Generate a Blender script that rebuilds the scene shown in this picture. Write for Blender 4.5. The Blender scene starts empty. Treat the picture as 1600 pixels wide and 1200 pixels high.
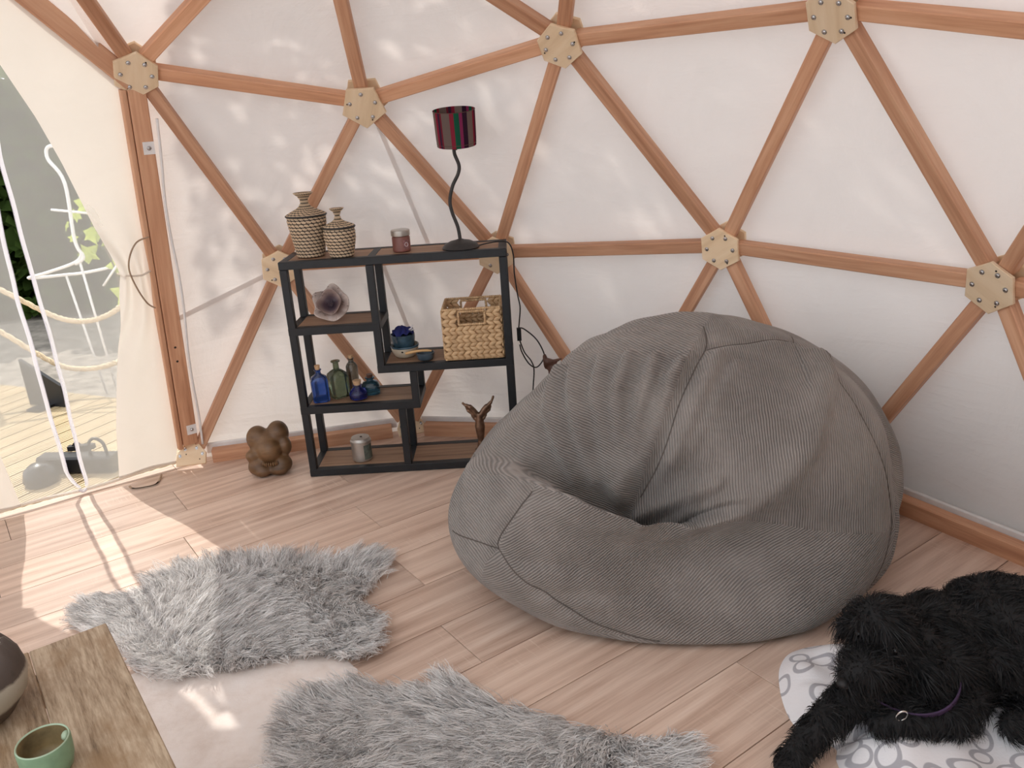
import bpy, bmesh, math, random
import numpy as np
from mathutils import Matrix, Vector

random.seed(7); RNG = np.random.default_rng(7)
scene = bpy.context.scene
COL = scene.collection

# ------------------------------------------------------------------ camera
cam_d = bpy.data.cameras.new('camera'); cam = bpy.data.objects.new('camera', cam_d); COL.objects.link(cam)
cam_d.sensor_fit = 'HORIZONTAL'; cam_d.sensor_width = 36.0; cam_d.lens = 36.0*1293.56/1600.0
cam_d.clip_start = .05; cam_d.clip_end = 200
_RT, _UP, _FW = Vector((.99782, -.00188, -.06301)), Vector((.06042, .32193, .94483)), Vector((-.01851, .94656, -.32198))
_z = -_FW.normalized(); _x = (_RT-_z*_RT.dot(_z)).normalized(); _y = _z.cross(_x)
cam.matrix_world = Matrix(((_x.x, _y.x, _z.x, .618), (_x.y, _y.y, _z.y, -1.428), (_x.z, _y.z, _z.z, 1.578), (0, 0, 0, 1)))
scene.camera = cam

# ------------------------------------------------------------------ world, sun, exposure
world = bpy.data.worlds.new('sky'); scene.world = world; world.use_nodes = True
bg = world.node_tree.nodes['Background']; bg.inputs[0].default_value = (.93, .96, 1.0, 1); bg.inputs[1].default_value = 1.9
sun_d = bpy.data.lights.new('sun', 'SUN'); sun = bpy.data.objects.new('sun', sun_d); COL.objects.link(sun)
sun_d.energy = 3.7; sun_d.angle = math.radians(.6); sun_d.color = (1, .95, .87)
SUN_DIR = Vector((-.455, .60, 1.0)).normalized()           # towards the sun
sun.rotation_euler = SUN_DIR.to_track_quat('Z', 'Y').to_euler(); sun.location = (-4, 6, 9)
vs = scene.view_settings; vs.view_transform = 'Standard'; vs.look = 'None'; vs.gamma = 1; vs.exposure = 0.05
vs.use_curve_mapping = False
scene.cycles.max_bounces = 12; scene.cycles.diffuse_bounces = 6; scene.cycles.transmission_bounces = 8
scene.cycles.transparent_max_bounces = 12; scene.cycles.caustics_reflective = False; scene.cycles.caustics_refractive = False

# ------------------------------------------------------------------ materials
MATS = {}
class NT:
    def __init__(s, name):
        s.m = bpy.data.materials.new(name); s.m.use_nodes = True; s.t = s.m.node_tree; s.n = s.t.nodes; s.l = s.t.links
        s.out = s.n['Material Output']; s.p = s.n['Principled BSDF']; MATS[name] = s.m
    def add(s, kind, **kw):
        n = s.n.new(kind)
        for k, v in kw.items():
            if hasattr(n, k): setattr(n, k, v)
        return n
    def val(s, sock, v):
        if isinstance(v, bpy.types.NodeSocket): s.l.new(v, sock)
        else: sock.default_value = v
    def coord(s, kind='Object', scale=(1, 1, 1), rand=0.0, rot=(0, 0, 0)):
        c = s.n.new('ShaderNodeTexCoord'); mp = s.n.new('ShaderNodeMapping'); mp.inputs['Scale'].default_value = scale; mp.inputs['Rotation'].default_value = rot
        if kind == 'UV':
            u = s.n.new('ShaderNodeUVMap'); s.l.new(u.outputs[0], mp.inputs[0])
        else: s.l.new(c.outputs[kind], mp.inputs[0])
        if rand:
            oi = s.n.new('ShaderNodeObjectInfo'); mu = s.math('MULTIPLY', oi.outputs['Random'], rand); s.l.new(mu, mp.inputs['Location'])
        return mp.outputs[0]
    def math(s, op, a, b=0.0, c=0.0):
        n = s.n.new('ShaderNodeMath'); n.operation = op; s.val(n.inputs[0], a); s.val(n.inputs[1], b); s.val(n.inputs[2], c); return n.outputs[0]
    def noise(s, vec, scale, detail=3, rough=.55, dist=0.0):
        n = s.n.new('ShaderNodeTexNoise'); s.l.new(vec, n.inputs['Vector']); n.inputs['Scale'].default_value = scale
        n.inputs['Detail'].default_value = detail; n.inputs['Roughness'].default_value = rough; n.inputs['Distortion'].default_value = dist; return n.outputs[0]
    def ramp(s, fac, stops):
        r = s.n.new('ShaderNodeValToRGB'); s.l.new(fac, r.inputs[0]); e = r.color_ramp.elements
        while len(e) < len(stops): e.new(.5)
        for i, (p, c) in enumerate(stops): e[i].position = p; e[i].color = (*c, 1)
        return r.outputs[0]
    def mix(s, f, a, b, mode='MIX'):
        n = s.n.new('ShaderNodeMix'); n.data_type = 'RGBA'; n.blend_type = mode
        s.val(n.inputs[0], f)
        for k, v in ((6, a), (7, b)): s.val(n.inputs[k], v if isinstance(v, bpy.types.NodeSocket) else (*v, 1))
        return n.outputs[2]
    def bump(s, h, strength=.3, dist=.01):
        b = s.n.new('ShaderNodeBump'); s.l.new(h, b.inputs['Height']); b.inputs['Strength'].default_value = strength; b.inputs['Distance'].default_value = dist
        s.l.new(b.outputs[0], s.p.inputs['Normal']); return b.outputs[0]
    def attr(s, name):
        a = s.n.new('ShaderNodeAttribute'); a.attribute_name = name; return a.outputs['Fac']
    def rnd(s): return s.n.new('ShaderNodeObjectInfo').outputs['Random']
    def base(s, col, rough=.6, metal=0.0, spec=.5):
        s.val(s.p.inputs['Base Color'], col if isinstance(col, bpy.types.NodeSocket) else (*col, 1))
        s.val(s.p.inputs['Roughness'], rough); s.p.inputs['Metallic'].default_value = metal; s.p.inputs['Specular IOR Level'].default_value = spec; return s.m

def plain(name, col, rough=.6, metal=0.0, spec=.5, var=.12, scale=25):
    s = NT(name); n = s.noise(s.coord('Object'), scale, 4)
    c2 = tuple(min(1, v*(1+var)) for v in col); c1 = tuple(v*(1-var) for v in col)
    s.base(s.ramp(n, [(.3, c1), (.7, c2)]), rough, metal, spec); return s.m

def wood(name, dark, mid, light, length_axis_scale=(1.2, 22, 22), rough=.55, wave=True, rand=40.0):
    s = NT(name); v = s.coord('Object', length_axis_scale, rand)
    n1 = s.noise(v, 1.0, 6, .6, .4); n2 = s.noise(v, 4.0, 3, .5)
    f = s.math('ADD', s.math('MULTIPLY', n1, .7), s.math('MULTIPLY', n2, .3))
    col = s.ramp(f, [(.32, dark), (.5, mid), (.68, light)])
    r = s.rnd(); tint = s.ramp(r, [(0, (.86, .84, .82)), (1, (1.1, 1.06, 1.02))])
    col = s.mix(1.0, col, tint, 'MULTIPLY')
    s.base(col, rough); s.bump(f, .18, .002); return s.m

wood('strut_wood', (.42, .205, .115), (.60, .335, .205), (.72, .45, .295))
wood('pine', (.70, .53, .34), (.82, .66, .46), (.88, .74, .55), (14, 1.6, 14), .5)
wood('shelf_wood', (.16, .09, .055), (.31, .19, .12), (.44, .29, .19), (1.5, 18, 18), .6)
s = NT('table_wood'); v = s.coord('Object', (2.2, 26, 26), 40.0); n1 = s.noise(v, 1.0, 7, .65, .5); n2 = s.noise(s.coord('Object', (16, 150, 150), 40.0), 1.0, 4, .7); st = s.noise(s.coord('Object', (3, 5, 5), 40.0), 1.6, 5, .65)
f = s.math('ADD', s.math('MULTIPLY', n1, .55), s.math('MULTIPLY', n2, .45)); c = s.ramp(f, [(.33, (.10, .06, .032)), (.43, (.28, .19, .115)), (.55, (.46, .345, .235)), (.7, (.60, .48, .355))])
c = s.mix(s.ramp(st, [(.50, (0, 0, 0)), (.66, (.75, .75, .75))]), c, (.26, .155, .075)); s.base(c, .6); s.bump(f, .35, .003)
wood('deck_wood', (.40, .32, .19), (.54, .44, .28), (.64, .54, .36), (1.2, 10, 10), .8)
wood('carved_wood', (.075, .040, .018), (.15, .083, .038), (.25, .148, .07), (4, 4, 10), .45)
wood('cork', (.45, .28, .15), (.60, .40, .24), (.70, .50, .32), (30, 30, 30), .8)
wood('ladle_wood', (.45, .27, .11), (.58, .36, .16), (.66, .44, .22), (3, 40, 40), .5)

# floor planks: grey-beige oak, long cathedral grain along local x
s = NT('oak_floor'); v = s.coord('Object', (1, 1, 1), 60.0)
vm = s.coord('Object', (.9, 9, 9), 60.0); n1 = s.noise(vm, 1.3, 6, .62, .9)
w = s.add('ShaderNodeTexWave'); w.wave_type = 'BANDS'; w.bands_direction = 'Y'
vw = s.coord('Object', (.35, 3.2, 3.2), 60.0); s.l.new(vw, w.inputs[0]); w.inputs['Scale'].default_value = 1.6; w.inputs['Distortion'].default_value = 7.0
w.inputs['Detail'].default_value = 3.0; w.inputs['Detail Scale'].default_value = .8
fine = s.noise(s.coord('Object', (5, 160, 5), 60.0), 1.0, 3, .6)
saw = s.noise(s.coord('Object', (170, 9, 9), 60.0), 1.0, 2, .5)
f = s.math('ADD', s.math('MULTIPLY', n1, .62), s.math('MULTIPLY', w.outputs['Fac'], .10)); f = s.math('ADD', f, s.math('MULTIPLY', fine, .28))
col = s.ramp(f, [(.30, (.43, .29, .22)), (.44, (.61, .45, .36)), (.58, (.735, .575, .475)), (.74, (.82, .68, .58))])
lt = s.math('MULTIPLY', s.ramp(saw, [(.60, (0, 0, 0)), (.72, (1, 1, 1))]), s.ramp(s.noise(v, 2.2, 2), [(.52, (0, 0, 0)), (.66, (.5, .5, .5))]))
col = s.mix(lt, col, (.80, .68, .58))
col = s.mix(1.0, col, s.ramp(s.rnd(), [(0, (.88, .86, .85)), (1, (1.08, 1.06, 1.04))]), 'MULTIPLY')
s.base(col, s.math('ADD', s.math('MULTIPLY', f, .25), .28), 0, .5); s.bump(f, .12, .002)

# tent canvas: lets a good part of the daylight through
def cloth(name, dif, trl, fac, weave=700.0, wr=1.0):
    s = NT(name); s.n.remove(s.p)
    v = s.coord('Object'); big = s.noise(v, 2.6, 5, .6, .6); cre = s.noise(s.coord('Object', (1.0, 1.0, 5.5), 0, (.5, .35, .2)), 2.6, 4, .55, 1.0)
    b = s.n.new('ShaderNodeBump'); s.l.new(s.math('ADD', big, s.math('MULTIPLY', cre, .35)), b.inputs['Height']); b.inputs['Strength'].default_value = .32*wr; b.inputs['Distance'].default_value = .05
    d = s.n.new('ShaderNodeBsdfDiffuse'); t = s.n.new('ShaderNodeBsdfTranslucent'); mx = s.n.new('ShaderNodeMixShader')
    tone = s.ramp(big, [(.3, (.95, .95, .95)), (.7, (1, 1, 1))])
    s.l.new(s.mix(1.0, dif, tone, 'MULTIPLY'), d.inputs[0]); s.l.new(s.mix(1.0, trl, tone, 'MULTIPLY'), t.inputs[0])
    s.l.new(b.outputs[0], d.inputs['Normal']); s.l.new(b.outputs[0], t.inputs['Normal'])
    mx.inputs[0].default_value = fac; s.l.new(d.outputs[0], mx.inputs[1]); s.l.new(t.outputs[0], mx.inputs[2]); s.l.new(mx.outputs[0], s.out.inputs[0]); return s
cloth('canvas', (.84, .805, .785), (.90, .825, .78), .265)
cloth('curtain_cloth', (.84, .80, .755), (.88, .81, .72), .42, wr=.3)
cloth('seam_tape', (.80, .77, .75), (.80, .75, .72), .40, wr=.2)
cloth('leaf', (.05, .085, .022), (.09, .14, .03), .45, wr=.2)
cloth('ivy_leaf', (.42, .50, .10), (.62, .72, .16), .5, wr=.2)
s = cloth('insect_mesh', (.80, .79, .76), (.80, .78, .73), .5, wr=.15)
last = s.out.inputs[0].links[0].from_node; tr = s.n.new('ShaderNodeBsdfTransparent'); mx = s.n.new('ShaderNodeMixShader'); mx.inputs[0].default_value = .36
s.l.new(tr.outputs[0], mx.inputs[1]); s.l.new(last.outputs[0], mx.inputs[2]); s.l.new(mx.outputs[0], s.out.inputs[0])

plain('black_steel', (.006, .008, .011), .5, .0, .5, .25, 30)
plain('black_iron', (.022, .020, .020), .5, .0, .5, .25, 60)
plain('black_plastic', (.012, .012, .014), .35)
plain('zinc', (.55, .56, .57), .25, 1.0, .5, .1, 80)
plain('dark_hole', (.03, .02, .015), .9)
plain('white_tape', (.78, .78, .78), .5, var=.05)
cloth('zip_white', (.90, .90, .93), (.90, .88, .93), .45, wr=.1)
plain('cord_brown', (.36, .26, .18), .9)
plain('rope', (.70, .56, .38), .9, var=.2, scale=60)
plain('white_tube', (.88, .88, .9), .4, var=.03)
plain('soil', (.25, .222, .19), .95, var=.35, scale=9)
plain('underlay', (.05, .035, .025), .9)
plain('bark', (.12, .085, .06), .9, var=.3)
plain('bronze', (.20, .12, .08), .32, .7, .5, .4, 40)
plain('dark_timber', (.10, .045, .03), .5, var=.3, scale=20)
plain('cream_glaze', (.60, .54, .43), .35, var=.08)
plain('blue_glaze', (.035, .075, .11), .22, var=.5, scale=18)
plain('slate_glaze', (.06, .09, .12), .35, var=.3)
plain('blue_fabric', (.012, .018, .13), .8, var=.35, scale=14)
plain('white_paper', (.75, .75, .78), .7, var=.05)
plain('tin_metal', (.52, .50, .47), .38, .85, .5, .15, 12)
plain('tin_label', (.10, .12, .10), .6, var=.5, scale=45)
plain('candle_wax', (.20, .075, .06), .45, var=.25, scale=20)
plain('jar_label', (.22, .10, .10), .5, var=.4, scale=60)
plain('green_glaze', (.20, .32, .20), .45, var=.10, scale=40)
plain('green_rim', (.36, .46, .32), .4, var=.08)
plain('cup_inside', (.22, .16, .075), .55, var=.5, scale=22)
plain('dog_skin', (.006, .006, .007), .8, var=.1)
plain('dog_nose', (.005, .005, .006), .55, var=.1)
plain('dog_eye', (.006, .005, .005), .08, var=.1)
plain('collar_fabric', (.045, .02, .065), .7, var=.2)
plain('silver', (.72, .71, .68), .22, 1.0, .5, .05)
plain('rug_base', (.55, .54, .53), .95, var=.15, scale=30)
s = NT('fur_grey'); c = s.ramp(s.attr('tint'), [(0, (.42, .405, .40)), (.5, (.80, .785, .775)), (1, (.95, .945, .94))]); s.n.remove(s.p)
dd = s.n.new('ShaderNodeBsdfDiffuse'); tt = s.n.new('ShaderNodeBsdfTranslucent'); mx = s.n.new('ShaderNodeMixShader'); mx.inputs[0].default_value = .30
s.l.new(c, dd.inputs[0]); s.l.new(c, tt.inputs[0]); s.l.new(dd.outputs[0], mx.inputs[1]); s.l.new(tt.outputs[0], mx.inputs[2]); s.l.new(mx.outputs[0], s.out.inputs[0])
s = NT('fur_black'); c = s.ramp(s.attr('tint'), [(0, (.0025, .0025, .003)), (1, (.009, .009, .0105))]); s.base(c, .5, 0, .35)
s = NT('suede'); n = s.noise(s.coord('Object'), 6, 6, .65); n2 = s.noise(s.coord('Object'), 50, 4)
c = s.ramp(n, [(.3, (.66, .56, .50)), (.52, (.80, .72, .67)), (.72, (.86, .80, .765))]); s.base(c, .9, 0, .2); s.bump(s.math('ADD', n, s.math('MULTIPLY', n2, .25)), .5, .012)
# corduroy: ribs along UV u
s = NT('corduroy'); uv = s.coord('UV'); sx = s.n.new('ShaderNodeSeparateXYZ'); s.l.new(uv, sx.inputs[0])
wob = s.noise(s.coord('Object'), 7, 3); u = s.math('ADD', sx.outputs[0], s.math('MULTIPLY', wob, 2.0))
rib = s.math('ADD', s.math('MULTIPLY', s.math('SINE', s.math('MULTIPLY', u, 6.2832)), .5), .5)
nap = s.noise(s.coord('Object'), 5, 5, .65, .5); nap2 = s.noise(s.coord('Object'), 60, 3)
brush = s.ramp(s.noise(s.coord('Object', (1, 1, 1), 0, (.3, .2, .5)), 3.2, 4, .6), [(.35, (.5, .5, .5)), (.6, (1, 1, 1))])
ribm = s.math('MULTIPLY', rib, brush)
c = s.ramp(nap, [(.3, (.25, .223, .203)), (.7, (.35, .317, .293))]); c = s.mix(s.math('MULTIPLY', s.math('SUBTRACT', 1.0, rib), s.math('MULTIPLY', brush, .80)), c, (.040, .034, .031))  # shade between the ribs is painted into the colour
c = s.mix(s.math('MULTIPLY', nap2, .2), c, (.42, .39, .37)); s.base(c, .95, 0, .1); s.p.inputs['Sheen Weight'].default_value = .25; s.p.inputs['Sheen Roughness'].default_value = .5
s.bump(ribm, .9, .004)
plain('seam_thread', (.10, .085, .075), .9)
# fleece blanket printed with grey squiggles (contours of a noise field)
s = NT('fleece'); v = s.coord('Object'); nz = s.n.new('ShaderNodeTexNoise'); s.l.new(v, nz.inputs['Vector']); nz.inputs['Scale'].default_value = 9; nz.inputs['Detail'].default_value = 0
va = s.n.new('ShaderNodeVectorMath'); va.operation = 'MULTIPLY_ADD'; s.l.new(nz.outputs['Color'], va.inputs[0]); va.inputs[1].default_value = (.06, .06, .0); s.l.new(v, va.inputs[2])
fl3 = s.n.new('ShaderNodeVectorMath'); fl3.operation = 'MULTIPLY'; s.l.new(va.outputs[0], fl3.inputs[0]); fl3.inputs[1].default_value = (1, 1, 0)
vo = s.n.new('ShaderNodeTexVoronoi'); vo.voronoi_dimensions = '2D'; s.l.new(fl3.outputs[0], vo.inputs['Vector']); vo.inputs['Scale'].default_value = 12.0; vo.inputs['Randomness'].default_value = .9
d = s.math('ABSOLUTE', s.math('SUBTRACT', vo.outputs['Distance'], .33))
c = s.ramp(d, [(.050, (.47, .47, .51)), (.075, (.88, .88, .91))]); s.base(c, .95, 0, .1); s.bump(s.noise(v, 120, 3), .25, .004)
# woven seagrass with dark cord (colour follows the weave cells stored on the mesh)
s = NT('woven_reed'); cell = s.attr('cell'); n = s.noise(s.coord('Object'), 60, 3)
c = s.mix(n, (.42, .30, .19), (.68, .54, .38)); c = s.mix(s.ramp(cell, [(.32, (1, 1, 1)), (.48, (0, 0, 0))]), c, (.018, .013, .012)); s.base(c, .7)
s = NT('braid_reed'); c = s.mix(s.noise(s.coord('Object'), 30, 4), (.48, .30, .155), (.80, .58, .34)); c = s.mix(s.math('MULTIPLY', s.attr('tint'), .55), c, (.36, .22, .11)); s.base(c, .55)
s = NT('pot_glaze'); n = s.noise(s.coord('Object', (1, 1, 1)), 26, 5, .7); g = s.n.new('ShaderNodeSeparateXYZ'); s.l.new(s.coord('Object'), g.inputs[0])
zone = s.ramp(s.math('ADD', s.math('MULTIPLY', g.outputs[2], 6.0), s.math('MULTIPLY', n, .12)), [(.30, (.075, .05, .035)), (.36, (.36, .32, .25)), (.60, (.40, .36, .29)), (.64, (.075, .055, .045))])
zone = s.mix(s.ramp(n, [(.60, (0, 0, 0)), (.68, (1, 1, 1))]), zone, (.06, .045, .035)); s.base(zone, .6); s.bump(n, .3, .004)
s = NT('ceramic_flower'); n = s.noise(s.coord('Object'), 55, 4, .7); c = s.ramp(s.attr('cell'), [(.10, (.03, .02, .035)), (.38, (.09, .06, .075)), (.58, (.30, .22, .20)), (.98, (.62, .52, .47))]); c = s.mix(s.ramp(n, [(.56, (0, 0, 0)), (.66, (.8, .8, .8))]), c, (.10, .06, .06)); s.base(c, .4)
# striped lamp shade, stripes around local angle
s = NT('striped_shade'); s.n.remove(s.p); g = s.n.new('ShaderNodeSeparateXYZ'); s.l.new(s.coord('Object'), g.inputs[0])
an = s.math('FRACT', s.math('ADD', s.math('MULTIPLY', s.math('ARCTAN2', g.outputs[1], g.outputs[0]), 3/6.2832), 2.04))
r = s.n.new('ShaderNodeValToRGB'); s.l.new(an, r.inputs[0]); r.color_ramp.interpolation = 'CONSTANT'; e = r.color_ramp.elements
st = [(0, (.20, .15, .135)), (.2, (.30, .035, .06)), (.3, (.02, .12, .07)), (.42, (.28, .04, .12)), (.5, (.045, .02, .04)), (.62, (.24, .18, .16)), (.8, (.30, .03, .06)), (.88, (.06, .03, .06)), (.95, (.22, .03, .05))]
while len(e) < len(st): e.new(.5)
for i, (p, c) in enumerate(st): e[i].position = p; e[i].color = (*c, 1)
dd = s.n.new('ShaderNodeBsdfDiffuse'); tt = s.n.new('ShaderNodeBsdfTranslucent'); mx = s.n.new('ShaderNodeMixShader'); mx.inputs[0].default_value = .35
s.l.new(r.outputs[0], dd.inputs[0]); s.l.new(r.outputs[0], tt.inputs[0]); s.l.new(dd.outputs[0], mx.inputs[1]); s.l.new(tt.outputs[0], mx.inputs[2]); s.l.new(mx.outputs[0], s.out.inputs[0])
# clear sheet for the added windows and skylight
s = NT('clear_sheet'); s.n.remove(s.p); tr = s.n.new('ShaderNodeBsdfTransparent'); gl = s.n.new('ShaderNodeBsdfGlossy'); gl.inputs['Roughness'].default_value = .05; mx = s.n.new('ShaderNodeMixShader'); mx.inputs[0].default_value = .06
tr.inputs[0].default_value = (.96, .97, .97, 1); s.l.new(tr.outputs[0], mx.inputs[1]); s.l.new(gl.outputs[0], mx.inputs[2]); s.l.new(mx.outputs[0], s.out.inputs[0])
def glass(name, col, rough=.06):
    s = NT(name); n = s.noise(s.coord('Object'), 12, 2); s.base(s.mix(n, tuple(v*.8 for v in col), col), rough, 0, .6); s.p.inputs['Transmission Weight'].default_value = .78; s.p.inputs['IOR'].default_value = 1.45
glass('glass_blue', (.04, .12, .50)); glass('glass_green', (.20, .25, .16)); glass('glass_smoke', (.20, .17, .13)); glass('glass_cobalt', (.03, .04, .28)); glass('glass_teal', (.05, .17, .26))
# ------------------------------------------------------------------ mesh helpers
class MB:
    def __init__(s): s.v = []; s.f = []; s.a = []
    def add(s, vs_, fs, a=None):
        o = len(s.v); s.v += [tuple(p) for p in vs_]; s.f += [tuple(i+o for i in f) for f in fs]
        s.a += (list(a) if a is not None else [0.0]*len(vs_)); return s
    def box(s, c, size, M=None, ch=0.0):
        hx, hy, hz = (d/2 for d in size); c = Vector(c)
        if ch <= 0:
            P = [Vector((x*hx, y*hy, z*hz)) for z in (-1, 1) for y in (-1, 1) for x in (-1, 1)]
            F = [(0, 2, 3, 1), (4, 5, 7, 6), (0, 1, 5, 4), (2, 6, 7, 3), (0, 4, 6, 2), (1, 3, 7, 5)]
        else:       # chamfer the long (x) edges and the ends stay square
            q = [(-hy+ch, -hz), (hy-ch, -hz), (hy, -hz+ch), (hy, hz-ch), (hy-ch, hz), (-hy+ch, hz), (-hy, hz-ch), (-hy, -hz+ch)]
            P = [Vector((x, a, b)) for x in (-hx, hx) for a, b in q]
            F = [tuple(range(7, -1, -1)), tuple(range(8, 16))]+[(i, (i+1) % 8, 8+(i+1) % 8, 8+i) for i in range(8)]
        P = [(M @ p if M else p)+c for p in P]; return s.add(P, F)
    def prism(s, poly, z0, z1, M=None, ch=0.0):
        n = len(poly); c = (sum(p[0] for p in poly)/n, sum(p[1] for p in poly)/n)
        rings = [(z0, 0), (z1, 0)] if ch <= 0 else [(z0, ch), (z0+ch, 0), (z1-ch, 0), (z1, ch)]
        P = []
        for z, i in rings:
            for p in poly:
                d = math.hypot(p[0]-c[0], p[1]-c[1]) or 1; k = 1-i/d; P.append(Vector((c[0]+(p[0]-c[0])*k, c[1]+(p[1]-c[1])*k, z)))
        F = [tuple(range(n-1, -1, -1)), tuple(range((len(rings)-1)*n, len(rings)*n))]
        for r in range(len(rings)-1): F += [(r*n+i, r*n+(i+1) % n, (r+1)*n+(i+1) % n, (r+1)*n+i) for i in range(n)]
        return s.add([M @ p if M else p for p in P], F)
    def lathe(s, prof, n=32, c=(0, 0, 0), fn=None, caps=True):
        P = []; A = []
        for j, (r, z) in enumerate(prof):
            for i in range(n):
                t = 2*math.pi*i/n; P.append((c[0]+r*math.cos(t), c[1]+r*math.sin(t), c[2]+z))
        F = [(j*n+i, j*n+(i+1) % n, (j+1)*n+(i+1) % n, (j+1)*n+i) for j in range(len(prof)-1) for i in range(n)]
        if caps:
            if prof[0][0] > 1e-5: F.append(tuple(range(n-1, -1, -1)))
            if prof[-1][0] > 1e-5: F.append(tuple(range((len(prof)-1)*n, len(prof)*n)))
        return s.add(P, F)
    def tube(s, pts, r, n=8, closed=False):
        pts = [Vector(p) for p in pts]; m = len(pts); P = []; prev = None
        for i, p in enumerate(pts):
            a = pts[(i-1) % m] if (closed or i) else p; b = pts[(i+1) % m] if (closed or i < m-1) else p
            t = (b-a).normalized()
            if prev is None: nrm = t.orthogonal().normalized()
            else: nrm = (prev-t*prev.dot(t)); nrm = nrm.normalized() if nrm.length > 1e-6 else t.orthogonal().normalized()
            prev = nrm; bn = t.cross(nrm); rr = r[i] if hasattr(r, '__len__') else r
            P += [p+(nrm*math.cos(2*math.pi*k/n)+bn*math.sin(2*math.pi*k/n))*rr for k in range(n)]
        F = [(j*n+k, j*n+(k+1) % n, ((j+1) % m)*n+(k+1) % n, ((j+1) % m)*n+k) for j in range(m if closed else m-1) for k in range(n)]
        if not closed: F += [tuple(range(n-1, -1, -1)), tuple(range((m-1)*n, m*n))]
        return s.add(P, F)
    def ball(s, c, r, n=16, m=10, M=None):
        r = (r, r, r) if not hasattr(r, '__len__') else r; P = []; c = Vector(c)
        for j in range(m+1):
            t = math.pi*j/m
            for i in range(n):
                a = 2*math.pi*i/n; p = Vector((math.sin(t)*math.cos(a)*r[0], math.sin(t)*math.sin(a)*r[1], -math.cos(t)*r[2])); P.append((M @ p if M else p)+c)
        F = [(j*n+i, j*n+(i+1) % n, (j+1)*n+(i+1) % n, (j+1)*n+i) for j in range(m) for i in range(n)]
        return s.add(P, F)
    def grid(s, fn, nu, nv, a=None):
        P = [fn(i/nu, j/nv) for j in range(nv+1) for i in range(nu+1)]
        A = [a(i/nu, j/nv) for j in range(nv+1) for i in range(nu+1)] if a else None
        return s.add(P, [(j*(nu+1)+i, j*(nu+1)+i+1, (j+1)*(nu+1)+i+1, (j+1)*(nu+1)+i) for j in range(nv) for i in range(nu)], A)
    def mesh(s, name, attr=None):
        me = bpy.data.meshes.new(name); me.from_pydata(s.v, [], s.f); me.validate()
        if attr:
            at = me.attributes.new(attr, 'FLOAT', 'POINT')
            if len(s.a) == len(me.vertices): at.data.foreach_set('value', s.a)
        return me
    def build(s, name, mat, parent=None, smooth=False, attr=None, weld=False, loc=None):
        me = s.mesh(name, attr)
        if weld:
            bm = bmesh.new(); bm.from_mesh(me); bmesh.ops.remove_doubles(bm, verts=bm.verts, dist=1e-5); bmesh.ops.recalc_face_normals(bm, faces=bm.faces); bm.to_mesh(me); bm.free()
        return link(name, me, mat, parent, smooth, loc)
def link(name, me, mat, parent=None, smooth=False, loc=None):
    if not me.materials: me.materials.append(MATS[mat])
    if smooth is True: me.polygons.foreach_set('use_smooth', [True]*len(me.polygons))
    elif smooth:
        me.polygons.foreach_set('use_smooth', [True]*len(me.polygons)); me.set_sharp_from_angle(angle=math.radians(smooth))
    o = bpy.data.objects.new(name, me); COL.objects.link(o)
    if parent: o.parent = parent
    if loc is not None: o.location = loc
    return o
def empty(name, loc=(0, 0, 0), rz=0.0):
    o = bpy.data.objects.new(name, None); COL.objects.link(o); o.location = loc; o.rotation_euler = (0, 0, rz); o.empty_display_size = .05; return o
def tag(o, label=None, cat=None, group=None, kind=None):
    for k, v in (('label', label), ('category', cat), ('group', group), ('kind', kind)):
        if v: o[k] = v
    return o
def frame_between(a, b, up):
    "matrix with local x along a->b, local z close to up"
    a, b = Vector(a), Vector(b); x = (b-a).normalized(); z = (Vector(up)-x*Vector(up).dot(x)).normalized(); y = z.cross(x)
    m = (a+b)/2; return Matrix(((x.x, y.x, z.x, m.x), (x.y, y.y, z.y, m.y), (x.z, y.z, z.z, m.z), (0, 0, 0, 1))), (b-a).length
def catrom(pts, n=8, closed=False):
    pts = [Vector(p) for p in pts]; m = len(pts); out = []
    rng = range(m if closed else m-1)
    for i in rng:
        g = lambda k: pts[k % m] if closed else pts[max(0, min(m-1, k))]
        p0, p1, p2, p3 = g(i-1), g(i), g(i+1), g(i+2)
        for k in range(n):
            t = k/n; out.append(.5*((2*p1)+(p2-p0)*t+(2*p0-5*p1+4*p2-p3)*t*t+(3*p1-p0-3*p2+p3)*t**3))
    if not closed: out.append(pts[-1])
    return out
def remesh(mb, voxel, smooth_it=6):
    "merge overlapping closed shapes into one continuous skin"
    me = mb.mesh('tmp'); o = bpy.data.objects.new('tmp', me); COL.objects.link(o)
    m = o.modifiers.new('r', 'REMESH'); m.mode = 'VOXEL'; m.voxel_size = voxel
    if smooth_it: q = o.modifiers.new('s', 'SMOOTH'); q.iterations = smooth_it; q.factor = .5
    dg = bpy.context.evaluated_depsgraph_get(); ev = o.evaluated_get(dg); out = bpy.data.meshes.new_from_object(ev)
    bpy.data.objects.remove(o); bpy.data.meshes.remove(me); return out
def capsule(mb, a, b, ra, rb, n=12, m=5):
    a, b = Vector(a), Vector(b); k = 6
    pts = []; rr = []; d = (b-a).normalized()
    for i in range(m): t = math.pi/2*(1-i/m); pts.append(a-d*ra*math.sin(t)); rr.append(max(ra*math.cos(t), ra*.05))
    for i in range(k+1): t = i/k; pts.append(a.lerp(b, t)); rr.append(ra+(rb-ra)*t)
    for i in range(1, m+1): t = math.pi/2*i/m; pts.append(b+d*rb*math.sin(t)); rr.append(max(rb*math.cos(t), rb*.05))
    mb.tube(pts, rr, n)

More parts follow.
